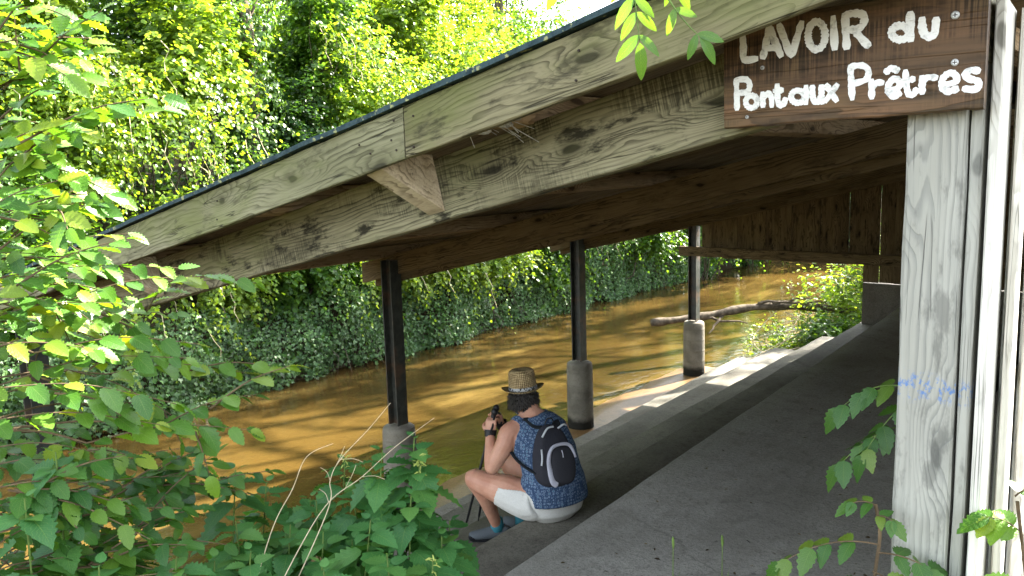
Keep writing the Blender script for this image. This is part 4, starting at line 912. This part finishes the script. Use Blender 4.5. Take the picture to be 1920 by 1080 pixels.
pinnate(e, off, (-.505,2.19,1.22), (-.8,-.25,.25), .17, 4, .070, CAMP, M['stem'], .7)
pinnate(e, off, (-.51,2.19,1.12), (-.75,-.4,-.1), .16, 4, .068, CAMP, M['stem'], .6)
pinnate(e, off, (-.50,2.19,1.19), (-.5,-.5,-.4), .14, 3, .064, CAMP, M['stem'], .5)
root = gp(-.52, 1.86); off = Vector(root)
e = empty('creeper', root, 'creeper seedling with a red stem at the foot of the corner post', 'creeper')
b = MB(); b.tube(crom([root, (-.52,1.88,.4),(-.505,1.93,.80),(-.50,1.95,.92),(-.515,1.96,.99)], 6), .0045, 6); b.obj('stem', M['twig'], e)
for p, d, L, n, s in (((-.502,1.94,.90),(-.9,-.35,.15),.20,4,.052),((-.50,1.94,.88),(.9,.2,.15),.15,4,.056),((-.505,1.92,.84),(.6,-.4,.15),.16,4,.056),((-.505,1.92,.82),(-.6,-.5,.0),.16,4,.055),((-.51,1.9,.80),(.95,.1,.05),.22,5,.058),((-.51,1.9,.76),(-.3,-.7,.1),.14,3,.055),((-.51,1.88,.70),(.5,-.5,.15),.20,4,.06),((-.515,1.9,.72),(-.8,.1,.1),.2,4,.055),((-.512,1.96,.985),(-.4,-.2,.3),.06,2,.036),((-.512,1.955,.96),(.5,-.2,.4),.05,2,.034),((-.49,1.93,.80),(.9,-.3,.25),.20,4,.050),((-.49,1.92,.76),(.8,-.5,.2),.22,5,.052),((-.50,1.90,.78),(-.9,-.3,.1),.22,5,.050),((-.50,1.88,.74),(-.5,-.7,.2),.18,4,.050),((-.49,1.90,.72),(.2,-.8,.3),.15,4,.052)):
    pinnate(e, off, p, d, L*1.1, n, s*1.28, CAMP, M['twig'], .5)
root = (-.86, 1.45, 2.75); off = Vector(root)
e = empty('leaf_spray', root, 'bright green sprig with long pointed leaflets dangling from above in front of the bargeboard', 'sprig')
b = MB(); b.tube(crom([(-.62,1.12,3.25),root,(-.87,1.45,2.40),(-.865,1.45,2.2)], 6), .004, 6); b.obj('twig', M['stem'], e)
b = MB(); C_ = crom([(2.9,-1.9,-.1),(2.85,-1.8,1.6),(2.5,-1.4,3.0),(1.2,-.3,3.7),(.2,.5,3.6),(-.62,1.12,3.25)], 6); b.tube(C_, [.075-.070*(i/(len(C_)-1))**.8 for i in range(len(C_))], 8); b.obj('branch', M['bark'], e, True)
for t_ in range(14, 29, 2):
    pinnate(e, off, tuple(C_[t_]), (R_.uniform(-1,1), R_.uniform(-1,1), R_.uniform(-.5,.3)), .28, 5, .085, SPRG, M['stem'], .3, (.1,-.2,1))
pinnate(e, off, (-.868,1.452,2.21), (.1,.05,-1), .17, 4, .062, SPRG, M['stem'], .02, (.6,-.75,.2))
pinnate(e, off, (-.862,1.45,2.25), (.55,.35,-.75), .13, 3, .050, SPRG, M['stem'], .05, (.6,-.75,.2))
pinnate(e, off, (-.80,1.475,2.12), (.45,.35,-.9), .12, 2, .055, SPRG, M['stem'], -.2, (.6,-.75,.3))
pinnate(e, off, (-.875,1.45,2.27), (-.75,-.45,-.45), .14, 3, .055, SPRG, M['stem'], .3, (.6,-.75,.2))
b = MB(); b.tube(crom([(-.862,1.45,2.25),(-.82,1.465,2.18),(-.80,1.475,2.12)], 5), .0016, 5); b.obj('stalk', M['stem'], e)
root = gp(-.14, 2.0); off = Vector(root)
e = empty('hop_plant', root, 'sunlit yellow green climber in front of the pale cladding at the frame edge', 'climber')
b = MB(); b.tube(crom([root, (-.16,2.0,.4),(-.20,2.0,.8),(-.235,2.0,1.05)], 6), .004, 6); b.obj('stem', M['twig'], e)
for p, d, L, n, s in (((-.225,2.0,.98),(-.3,-.2,.4),.10,2,.055),((-.22,2.0,.92),(.5,.3,.2),.10,2,.06),((-.21,2.0,.86),(-.5,-.3,.1),.10,2,.06),((-.205,2.0,.82),(.3,-.4,.1),.12,2,.062),((-.24,2.0,1.06),(.3,.2,.4),.06,1,.05)):
    pinnate(e, off, p, d, L, n+1, s*1.15, HORN, M['twig'], .4)
for (x, y, z, lab) in ((-1.18,2.21,.62,'grass stalk with a seed head, the one closer to the woman'),(-1.06,2.31,.62,'grass stalk in seed nearer to the corner post')):
    e = empty('grass_stalk', gp(x+.02, y-.05), lab, 'grass', 'grass stalks before the concrete floor'); b = MB(); C_ = crom([(x+.02,y-.05,-.02),(x+.012,y-.03,.3),(x,y,z)], 8)
    b.tube(C_, [.0022-.0008*i/len(C_) for i in range(len(C_))], 5); b.obj('stem', M['stem'], e)
    h = MB(); h.tube([(x,y,z-.03),(x,y,z-.015),(x-.001,y,z+.004),(x-.002,y,z+.012)], [.002,.0045,.004,.0008], 6); h.obj('seed_head', M['stem'], e)
    l = MB(); p = Vector((x+.01,y-.03,.38)); q = p+Vector((.02,.02,.16)); l.add([p, p.lerp(q,.5)+Vector((.004,-.003,.0)), q, p.lerp(q,.5)+Vector((-.004,.003,0))], [(0,1,2,3)]); l.obj('blade', M['stem'], e)
print('leaves', n1, n2, n3)

# ------------------------------------------------------------------ the woman on the step
def skin_mat():
    g = G('skin'); P = g.n('TexCoord').outputs['Object']; a = g.noise(P, 9, 3, .6); b = g.noise(P, 160, 2, .6)
    c = g.mix(g.rng(a, .3, .7), (.47,.225,.145), (.58,.315,.215)); c = g.mix(g.math('MULTIPLY', g.rng(b, .45, .7), .18), c, (.33,.14,.09))
    return g.done(g.bsdf(c, .5, g.bump(b, .12, .002), .35, Subsurface_Weight=.08, Subsurface_Scale=.02))
M['skin'] = skin_mat()
def top_mat():
    g = G('patterned_top'); P = g.n('TexCoord').outputs['Object']
    d = g.vor(P, 54, rnd=.35); r1 = g.rng(g.math('ABSOLUTE', g.math('SUBTRACT', d, .34)), .04, .13, 1, 0)
    d2 = g.vor(P, 125, rnd=.5); dots = g.rng(d2, .22, .36, 1, 0); core = g.rng(d, .10, .18, 1, 0)
    c = g.mix(g.noise(P, 7, 2), (.026,.050,.105), (.045,.080,.15)); c = g.mix(g.math('MULTIPLY', dots, .6), c, (.20,.29,.42))
    c = g.mix(g.math('MULTIPLY', r1, .5), c, (.27,.35,.46)); c = g.mix(core, c, (.06,.25,.33))
    f = g.noise(g.vmap(P, (3, 3, 14)), 2.2, 3, .5)
    return g.done(g.bsdf(c, .85, g.bump(f, .5, .02), .15))
M['top'] = top_mat()
def fabric(name, col, fold=.5):
    g = G(name); P = g.n('TexCoord').outputs['Object']; w = g.noise(P, 240, 2, .6); f = g.noise(P, 9, 3, .55)
    c = g.mix(g.rng(w, .3, .7), tuple(q*.86 for q in col), col)
    return g.done(g.bsdf(c, .9, g.bump(g.math('ADD', f, g.math('MULTIPLY', w, .12)), fold, .02), .15))
M['shorts'] = fabric('cream_shorts', (.66,.65,.60)); M['pack'] = fabric('charcoal_nylon', (.034,.034,.042)); M['packlight'] = fabric('lilac_grey_nylon', (.42,.42,.48), .3)
M['pocket'] = fabric('pocket_mesh', (.034,.034,.040), .2); M['strap'] = fabric('strap_web', (.020,.023,.026), .2); M['piping'] = fabric('pale_piping', (.50,.52,.54), .1)
M['shoe'] = fabric('shoe_mesh', (.10,.115,.125), .4); M['shoedark'] = fabric('shoe_rubber', (.012,.013,.014), .1); M['sock'] = fabric('teal_sock', (.05,.23,.29), .4); M['black'] = plain('black_grip', (.010,.010,.011), .55, .4, var=.1)
def hair_mat():
    g = G('dark_hair'); P = g.n('TexCoord').outputs['Object']; a = g.noise(g.vmap(P, (60, 60, 12)), 2, 3)
    return g.done(g.bsdf(g.mix(g.rng(a, .35, .7), (.008,.007,.006), (.045,.036,.028)), .42, g.bump(a, .5, .006), .45))
M['hair'] = hair_mat()
def straw_mat():
    g = G('woven_straw'); P = g.n('TexCoord').outputs['Object']; x, y, z = g.sep(P)
    an = g.math('ARCTAN2', y, x); u = g.math('MULTIPLY', an, 24.0); v = g.math('MULTIPLY', g.math('ADD', z, g.math('MULTIPLY', g.math('SQRT', g.math('ADD', g.math('MULTIPLY', x, x), g.math('MULTIPLY', y, y))), .9)), 330.0)
    w = g.math('MULTIPLY', g.math('SINE', g.math('ADD', u, v)), g.math('SINE', g.math('SUBTRACT', u, v)))
    n1 = g.noise(P, 26, 4, .7); c = g.mix(g.rng(w, -.6, .6), (.22,.15,.065), (.62,.47,.25)); c = g.mix(g.math('MULTIPLY', g.rng(n1, .4, .65), .5), c, (.10,.065,.03))
    return g.done(g.bsdf(c, .75, g.bump(w, .7, .006), .25))
M['strawhat'] = straw_mat()
def band_mat():
    g = G('hat_band'); P = g.n('TexCoord').outputs['Object']; d = g.noise(g.vmap(P, (1, 1, .8)), 70, 2, .6, 1.2)
    return g.done(g.bsdf(g.mix(g.rng(d, .46, .52), (.015,.015,.017), (.40,.40,.39)), .8, None, .2))
M['band'] = band_mat(); M['eye'] = plain('eye_white', (.6,.6,.58), .2, .5, var=.02)

WO = Vector((-2.90, 3.78, -.30))
WM = empty('person', WO, 'woman in straw hat and blue patterned top sitting on the step with her back turned', 'person')
V3 = Vector
pel, wst, che, c7 = V3((-2.845,3.81,-.165)), V3((-2.845,3.80,.005)), V3((-2.905,3.795,.155)), V3((-2.985,3.80,.305))
shL, shR = V3((-3.035,3.655,.232)), V3((-2.900,3.955,.205))
hipL, hipR = V3((-2.93,3.69,-.185)), V3((-2.93,3.935,-.185))
knL, knR = V3((-3.325,3.635,-.118)), V3((-3.345,4.00,-.12))
anL, anR = V3((-3.335,3.845,-.505)), V3((-3.27,4.02,-.505))
elL, elR = V3((-3.105,3.555,.030)), V3((-3.14,4.03,.02))
wrL, wrR = V3((-3.185,3.640,.195)), V3((-3.225,3.80,.205))
head = V3((-3.075,3.835,.405)); hf = V3((-.63,.75,-.12)).normalized()      # the way she looks: across and up the river
hl = V3((0,0,1)).cross(hf).normalized(); hu = hf.cross(hl).normalized()*1
HM = Matrix((( hf.x, hl.x, hu.x), (hf.y, hl.y, hu.y), (hf.z, hl.z, hu.z)))
lat = (shL-shR).normalized()
def limb(b, pts, rad, n=14): b.tube(crom(pts, 6), list(np.interp(np.linspace(0, 1, 6*(len(pts)-1)+1), np.linspace(0, 1, len(rad)), rad)), n)
def torso(b, grow=0.0):
    pts = [V3((-2.835,3.81,-.297)), V3((-2.84,3.81,-.25)), pel, V3((-2.84,3.805,-.07)), wst, V3((-2.87,3.80,.085)), che, V3((-2.945,3.797,.225)), V3((-2.975,3.80,.285)), V3((-2.99,3.80,.31))]
    rl = [.120, .175, .205, .198, .180, .180, .188, .182, .125, .06]; rd = [.095, .135, .155, .145, .130, .128, .128, .112, .080, .05]
    b.tube(pts, [r+grow for r in rl], 26, ry=[r+grow for r in rd], up=(.36, .93, 0))
def hand(b, wrist, fwd, palm_n, curl, s=1.0, thumb=1):
    """palm and five curled fingers: fwd points from the wrist to the knuckles, palm_n out of the palm."""
    f = fwd.normalized(); n = (palm_n-f*palm_n.dot(f)).normalized(); w = f.cross(n)*thumb
    b.tube([wrist-f*.01, wrist+f*.03*s, wrist+f*.06*s, wrist+f*.088*s], [.024*s, .034*s, .040*s, .036*s], 12, ry=[.019*s, .017*s, .016*s, .013*s], up=w)
    for k, (off, ln) in enumerate(((.030,.072),(.010,.080),(-.010,.075),(-.029,.060))):
        p = wrist+f*.080*s+w*off*s; pts = [p-f*.02*s, p]; d = f.copy(); r = .0088*s
        for j in range(3):
            an = curl*(.75 if j == 0 else 1.0); d = (d*math.cos(an)+n*math.sin(an)).normalized(); nn = (n*math.cos(an)-f*math.sin(an)); pts.append(pts[-1]+d*ln*s*(.42,.33,.25)[j])
            f2 = d; n = (nn-f2*nn.dot(f2)).normalized(); f_ = f2
            d = f2
        b.tube(crom(pts, 3), list(np.interp(np.linspace(0,1,3*(len(pts)-1)+1), [0,1], [r*1.08, r*.78])), 8)
        f = fwd.normalized(); n = (palm_n-f*palm_n.dot(f)).normalized()
    t0 = wrist+f*.022*s+w*.026*s; t1 = t0+(w*.75+f*.55+n*.35).normalized()*.040*s; t2 = t1+(f*.7+n*.75+w*.1).normalized()*.034*s; t3 = t2+(f*.35+n*.8-w*.45).normalized()*.026*s
    b.tube(crom([t0, t1, t2, t3], 3), list(np.interp(np.linspace(0,1,10), [0,1], [.0135*s, .0085*s])), 8)
B = MB(); torso(B)
limb(B, [shL+lat*-.10+V3((0,0,.02)), shL, shL.lerp(elL,.35)+V3((.012,-.012,0)), elL], [.055,.066,.060,.044]); limb(B, [elL+V3((.01,0,.012)), elL, elL.lerp(wrL,.35), wrL], [.030,.046,.045,.028])
limb(B, [shR+lat*.10+V3((0,0,.02)), shR, shR.lerp(elR,.35)+V3((.012,.012,0)), elR], [.055,.064,.058,.044]); limb(B, [elR+V3((.01,0,.012)), elR, elR.lerp(wrR,.35), wrR], [.030,.046,.045,.028])
for h, k, a in ((hipL, knL, anL), (hipR, knR, anR)):
    limb(B, [h+V3((.07,0,.02)), h, h.lerp(k,.35)+V3((0,0,.006)), h.lerp(k,.75), k], [.10,.112,.105,.080,.063], 18)
    out = V3((.03,0,.0)); limb(B, [k+V3((.01,0,.01)), k, k.lerp(a,.3)+out, k.lerp(a,.62)+out*.5, a], [.052,.062,.060,.045,.033], 16)
    B.ellipsoid(k+V3((-.012,0,.004)), (.054,.050,.052))
# neck, head, face
limb(B, [c7+V3((.01,0,-.05)), c7+V3((-.005,.002,.0)), c7.lerp(head,.45)+V3((.006,0,0)), head+V3((0,0,-.03))], [.085,.064,.056,.055], 16)
limb(B, [shL+V3((0,0,.012)), shL.lerp(c7,.55)+V3((0,0,.016)), c7+V3((0,0,.03))], [.050,.046,.045]); limb(B, [shR+V3((0,0,.012)), shR.lerp(c7,.55)+V3((0,0,.02)), c7+V3((0,0,.03))], [.048,.046,.045])
B.ellipsoid(head+hu*.012, (.092,.073,.105), HM, 18, 12); B.ellipsoid(head+hf*.030-hu*.060, (.060,.055,.060), HM)
B.ellipsoid(head+hf*.074-hu*.098, (.020,.024,.016), HM); B.tube([head+hf*.086+hu*.016, head+hf*.104-hu*.012, head+hf*.112-hu*.030, head+hf*.088-hu*.040], [.008,.011,.014,.006], 8)
for s in (-1, 1):
    B.ellipsoid(head+hl*.074*s-hf*.006-hu*.012, (.017,.008,.030), HM); B.ellipsoid(head+hf*.070+hl*.032*s+hu*.022, (.020,.024,.008), HM)
    B.ellipsoid(head+hf*.072+hl*.036*s-hu*.038, (.016,.022,.018), HM)
B.ellipsoid(head+hf*.088-hu*.066, (.010,.021,.006), HM); B.ellipsoid(head+hf*.086-hu*.077, (.010,.018,.006), HM)
hand(B, wrL, V3((-.10,.28,1)), V3((-.25,1,-.1)), 1.05, 1.0, 1); hand(B, wrR, V3((.02,-.30,1)), V3((-.5,-.8,-.2)), 1.05, .98, -1)
for a, d in ((anL, V3((-.72,-.66,0)).normalized()), (anR, V3((-.95,.2,0)).normalized())):
    B.tube([a+V3((0,0,.02)), a-d*.01+V3((0,0,-.03)), a+d*.06+V3((0,0,-.062)), a+d*.13+V3((0,0,-.074))], [.034,.040,.036,.026], 12)
raw = D.objects.new('raw', B.mesh()); COL.objects.link(raw)
md = raw.modifiers.new('r', 'REMESH'); md.mode = 'VOXEL'; md.voxel_size = .0055; md = raw.modifiers.new('s', 'SMOOTH'); md.factor = .5; md.iterations = 3
bpy.context.view_layer.update(); dg = bpy.context.evaluated_depsgraph_get(); bme = D.meshes.new_from_object(raw.evaluated_get(dg)); D.objects.remove(raw)
bme.name = 'body'; bme.transform(Matrix.Translation(-WO)); body = D.objects.new('body', bme); COL.objects.link(body); body.parent = WM; bme.materials.clear(); bme.materials.append(M['skin'])
bme.polygons.foreach_set('use_smooth', np.ones(len(bme.polygons), bool))
# garments: shells lifted off the body
nv = len(bme.vertices); BV = np.empty(nv*3, np.float32); bme.vertices.foreach_get('co', BV); BV = BV.reshape(-1, 3)+np.array(WO); BN = np.empty(nv*3, np.float32); bme.vertices.foreach_get('normal', BN); BN = BN.reshape(-1, 3)
def segd(p, a, b):
    a, b = np.array(a), np.array(b); ab = b-a; t = ((p-a)@ab/(ab@ab)).clip(0, 1); return np.linalg.norm(p-(a+t[:, None]*ab), axis=1), t
bones = {}
for nm, a, b, r in (('pel',pel-V3((0,0,.1)),pel,.17),('spine1',pel,wst,.165),('spine2',wst,che,.155),('spine3',che,c7,.15),('neck',c7+V3((0,0,.02)),head,.065),('uaL',shL,elL,.065),('uaR',shR,elR,.065),('faL',elL,wrL,.045),('faR',elR,wrR,.045),('thL',hipL,knL,.105),('thR',hipR,knR,.105),('shL',knL,anL,.06),('shR',knR,anR,.06),('hdL',wrL,wrL+V3((0,.05,.12)),.05),('hdR',wrR,wrR+V3((0,-.04,.12)),.05)):
    bones[nm] = (*segd(BV, a, b), r)
names = list(bones); near = np.argmin(np.stack([bones[k][0]/bones[k][2] for k in names]), 0); nm_ = np.array(names)[near]
latv = np.array(lat); lc = (BV-np.array(c7))@latv
tr = np.isin(nm_, ['pel','spine1','spine2','spine3'])
armh = np.minimum(bones['uaL'][0]-.074+.0*lc, bones['uaR'][0]-.072)
neckd = np.linalg.norm((BV-np.array(c7+V3((-.02,0,.035))))*np.array([1,.9,1.0]), axis=1)
top_mask = tr & (armh > 0) & (neckd > .088) & (BV[:, 2] > -.175-.02*((BV-np.array(pel))@np.array([.9,-.3,0])))
leg = np.isin(nm_, ['thL','thR']); tt = np.where(nm_ == 'thL', bones['thL'][1], bones['thR'][1])
sho_mask = ((nm_ == 'pel') | (nm_ == 'spine1') | (leg & (tt < .47+.03*np.sin(BV[:, 2]*20)))) & (BV[:, 2] < -.10)
def shell(name, mask, off, mat, thick=.003, folds=0.0):
    F = [tuple(p.vertices) for p in bme.polygons if all(mask[i] for i in p.vertices)]
    used = sorted({i for f in F for i in f}); mp = {i: j for j, i in enumerate(used)}; u = np.array(used)
    o_ = off(u) if callable(off) else np.full(len(u), off)
    if folds: o_ = o_+folds*np.array([mnoise.noise((float(p[0])*9, float(p[1])*9, float(p[2])*22)) for p in BV[u]])
    V = BV[u]+BN[u]*o_[:, None]
    me = D.meshes.new(name); me.from_pydata([tuple(v) for v in V], [], [tuple(mp[i] for i in f) for f in F]); me.update()
    ob = link(name, me, mat, WM, None, True); sm = ob.modifiers.new('sm', 'SMOOTH'); sm.iterations = 2; sm.factor = .4
    so = ob.modifiers.new('so', 'SOLIDIFY'); so.thickness = thick; so.offset = -1; return ob
shell('shorts', sho_mask, .008, M['shorts'], .004, .003)
shell('top', top_mask, lambda u: .010+.016*np.clip((-.02-BV[u, 2])/.2, 0, 1), M['top'], .003, .005)
# hair, hat
hb = MB(); rr = random.Random(5)
hb.ellipsoid(head+hu*.010-hf*.012, (.097,.081,.086), HM, 18, 12)
for i in range(900):
    a = rr.uniform(-2.5, 2.5)+math.pi; z = rr.uniform(-.060, .03); q = V3((math.cos(a)*.094-.010, math.sin(a)*.080, z))
    if math.cos(a) > .35: continue
    p = head+HM@q; d = HM@V3((math.cos(a)*.25, math.sin(a)*.3+rr.uniform(-.5,.5), -1)); d.normalize(); L = rr.uniform(.014,.030); e1 = p+d*L*.6+HM@V3((math.cos(a)*.006, math.sin(a)*.006, 0)); e2 = p+d*L+HM@V3((math.cos(a)*rr.uniform(-.004,.016), math.sin(a)*rr.uniform(-.004,.016), 0))
    hb.tube([p, e1, e2], [.0045, .0035, .0006], 4)
hair = hb.obj('hair', M['hair'], WM, True)
HC_ = head+hu*.044-hf*.006; tl = V3((-.10,.0,1)).normalized()
hx = hf.copy(); hx = (hx-tl*hx.dot(tl)).normalized(); hy = tl.cross(hx)
HT = Matrix(((hx.x,hy.x,tl.x,HC_.x),(hx.y,hy.y,tl.y,HC_.y),(hx.z,hy.z,tl.z,HC_.z),(0,0,0,1)))
def lathe(prof, n=40, ell=1.12, brim=None):
    b = MB(); m = len(prof)
    for r, z in prof:
        for k in range(n):
            a = 2*math.pi*k/n; dz = brim(a, r) if brim else 0
            b.v.append((r*math.cos(a)*ell, r*math.sin(a), z+dz))
    for i in range(m-1):
        for k in range(n): k2 = (k+1) % n; b.f.append((i*n+k, i*n+k2, (i+1)*n+k2, (i+1)*n+k))
    return b
hat = empty('hat', (0,0,0)); hat.parent = WM; hat.location = (0, 0, 0)
br = lambda a, r: (.016*max(0, r-.085)/.04*(math.sin(a)**2*1.2-.35*math.cos(a)) if r > .08 else (-.012*math.exp(-((math.sin(a)*r)/.022)**2)*(.065-r)/.065 if r < .065 else 0))
cr_ = lathe([(.0005,.128),(.02,.130),(.045,.131),(.064,.128),(.076,.119),(.081,.104),(.083,.075),(.086,.04),(.088,.012),(.089,.0)], brim=br)
cr_.obj('crown', M['strawhat'], hat, True, HT)
bm_ = lathe([(.086,.006),(.090,.001),(.105,-.003),(.122,-.003),(.131,.000),(.132,.003),(.122,.002),(.105,.002),(.090,.006)], brim=br); bm_.obj('brim', M['strawhat'], hat, True, HT)
bd = lathe([(.0875,.006),(.0895,.008),(.0885,.026),(.0865,.028)]); bd.obj('band', M['band'], hat, True, HT)
for s in (-1, 1):
    e_ = MB(); e_.ellipsoid(head+hf*.080+hl*.032*s+hu*.004, (.011,.012,.010), HM, 10, 7); e_.obj('eye', M['eye'], WM, True)
# shoes and socks
def shoe(a, d):
    side = V3((0,0,1)).cross(d); so = MB(); up = MB(); P = [(-.075,.026,.052),(-.06,.036,.062),(-.01,.040,.066),(.05,.044,.054),(.11,.045,.040),(.16,.036,.030),(.178,.018,.020)]
    base = a+V3((0,0,-.095-(a.z+.505)))
    up.tube([base+d*x+V3((0,0,h*.5+.020)) for x, w, h in P], [w for _, w, h in P], 16, ry=[h*.5+.012 for _, w, h in P], up=side)
    so.tube([base+d*x+V3((0,0,.011)) for x, w, h in P], [w+.004 for _, w, h in P], 16, ry=[.011]*len(P), up=side)
    u = up.obj('shoe', M['shoe'], WM, True); so.obj('sole', M['shoedark'], u, True)
    tc = MB(); tc.ellipsoid(base+d*.160+V3((0,0,.026)), (.030,.040,.022), Matrix(((d.x,side.x,0),(d.y,side.y,0),(0,0,1)))); tc.obj('toe_cap', M['shoedark'], u, True)
    for k in range(4):
        x = .015+.022*k; l = MB(); z = .082-.007*k; l.tube([base+d*x+side*.03+V3((0,0,z-.010)), base+d*(x+.008)+V3((0,0,z+.004)), base+d*x-side*.03+V3((0,0,z-.010))], .0032, 5); l.obj('lace', M['shoedark'], u)
    s = MB(); s.tube([a+V3((0,0,.05)), a+V3((0,0,.02)), a-d*.004+V3((0,0,-.03))], [.040,.042,.046], 14); s.obj('sock', M['sock'], WM, True)
shoe(anL, V3((-.72,-.66,0)).normalized()); shoe(anR, V3((-.95,.2,0)).normalized())

# rucksack
RO = V3((-2.775,3.715,.125)); RK = empty('rucksack', RO, 'small charcoal rucksack with pale piping and a lilac grey pocket edge on her back', 'rucksack')
bx = V3((.82,-.33,.36)).normalized(); by = V3((.36,.93,0)); by = (by-bx*by.dot(bx)).normalized(); bz = bx.cross(by)     # bx points out of the back
tilt = Matrix.Rotation(-.16, 3, bx); by = tilt@by; bz = tilt@bz
RM = Matrix(((bx.x,by.x,bz.x),(bx.y,by.y,bz.y),(bx.z,by.z,bz.z)))
def rloc(x, y, z): return RO+RM@V3((x, y, z))
mb = MB(); mb.ellipsoid((0,0,0), (.070,.116,.182), None, 30, 20, .66)
for i, v in enumerate(mb.v):
    x, y, z = v; t = (z+.19)/.38; k = 1.06-.34*max(0, t-.45)/.55; y *= k; x *= 1.08-.45*max(0, t-.5)/.5; x += .012*mnoise.noise((x*14, y*14, z*9)); mb.v[i] = tuple(rloc(x, y, z))
mb.obj('main_bag', M['pack'], RK, True)
mb = MB(); mb.ellipsoid((0,0,0), (.045,.086,.112), None, 26, 16, .7)
for i, v in enumerate(mb.v): mb.v[i] = tuple(rloc(v[0]+.052, v[1]+.028, v[2]-.062))
mb.obj('front_pocket', M['pocket'], RK, True)
def rib(name, pts, r, ry, mat, up=None): b = MB(); C_ = crom(pts, 6); b.tube(C_, r, 10, ry=ry, up=up or bx); return b.obj(name, mat, RK, True)
e1 = [rloc(.074, .112, -.02), rloc(.080,.082,.045), rloc(.084,.025,.056), rloc(.080,-.040,.035), rloc(.070,-.064,-.030), rloc(.068,-.058,-.095), rloc(.064,-.040,-.155), rloc(.066,-.015,-.168)]
b = MB(); C_ = crom(e1, 6); m = len(C_); b.tube(C_, [.012]*m, 10, ry=[.010+.016*max(0, (i/m-.45)/.55)*(1-max(0, i/m-.92)/.08) for i in range(m)], up=bx); b.obj('pocket_edge', M['packlight'], RK, True)
rib('piping', [rloc(.055,-.085,.10), rloc(.068,-.055,.148), rloc(.066,-.012,.160)], .006, .006, M['piping']); rib('piping', [rloc(.064,.020,.150), rloc(.064,.060,.172), rloc(.050,.085,.168)], .006, .006, M['piping'])
rib('zip', [rloc(.062,-.100,.03), rloc(.070,-.104,-.02), rloc(.066,-.110,-.062)], .0045, .006, M['piping']); rib('zip_pull', [rloc(.098,.012,.020), rloc(.100,.016,.000), rloc(.099,.018,-.022)], .003, .003, M['packlight'])
rib('haul_loop', [rloc(-.02,-.02,.185), rloc(.0,-.01,.215), rloc(-.015,.03,.215), rloc(-.03,.045,.19)], .005, .004, M['black'])
def strap(pts, w, name='strap'): b = MB(); C_ = crom(pts, 6); b.tube(C_, w, 8, ry=.0055, up=(0,1,0.12)); return b.obj(name, M['strap'], RK, True)
strap([rloc(-.01,-.05,.165), V3((-2.89,3.705,.285)), V3((-2.955,3.715,.312)), V3((-3.015,3.722,.302)), V3((-3.075,3.735,.245)), V3((-3.095,3.74,.15))], .026)
strap([rloc(-.01,.045,.17), V3((-2.83,3.835,.285)), V3((-2.895,3.868,.303)), V3((-2.955,3.89,.285)), V3((-3.02,3.91,.225)), V3((-3.055,3.91,.14))], .026)
strap([rloc(.0,-.115,-.10), V3((-2.86,3.60,.055)), V3((-2.93,3.588,.095)), V3((-3.00,3.61,.135)), V3((-3.08,3.69,.16))], .012, 'lower_strap')
# two thin black walking poles held in front
for k, (g_, tip, lab) in enumerate(((wrL+V3((-.018,.052,.092)), V3((-3.635,3.865,-.60)), 'black walking pole with a round grip in her left hand, its strap round her wrist'), (wrR+V3((-.01,-.048,.085)), V3((-3.625,3.985,-.60)), 'second black walking pole, in her right hand'))):
    pe = empty('walking_pole', tip, lab, 'walking pole', 'pair of walking poles'); d = (g_-tip).normalized()
    s = MB(); s.tube([tip, tip+d*.04, tip+d*.05, g_-d*.10], [.004,.005,.0085,.0095], 8); s.obj('shaft', M['black'], pe, True)
    s = MB(); s.tube([g_-d*.11, g_-d*.09, g_, g_+d*.03], [.012,.015,.015,.017], 10); s.ellipsoid(g_+d*.045, (.021,.021,.024), None, 12, 9); s.obj('grip', M['black'], pe, True)
    w_ = wrL if k == 0 else wrR; f_ = (V3((-.10,.28,1)) if k == 0 else V3((.02,-.30,1))).normalized()
    s = MB(); s.tube([w_-f_*.012, w_+f_*.008, w_+f_*.03], [.0345,.036,.0385], 14, ry=[.032,.032,.030], caps=False); s.tube(crom([w_+f_*.02+V3((.02,-.03,0)), w_+f_*.06+V3((.022,-.008,0)), g_+V3((.012,-.004,.02))], 5), .007, 6); s.obj('wrist_strap', M['black'], pe, True)
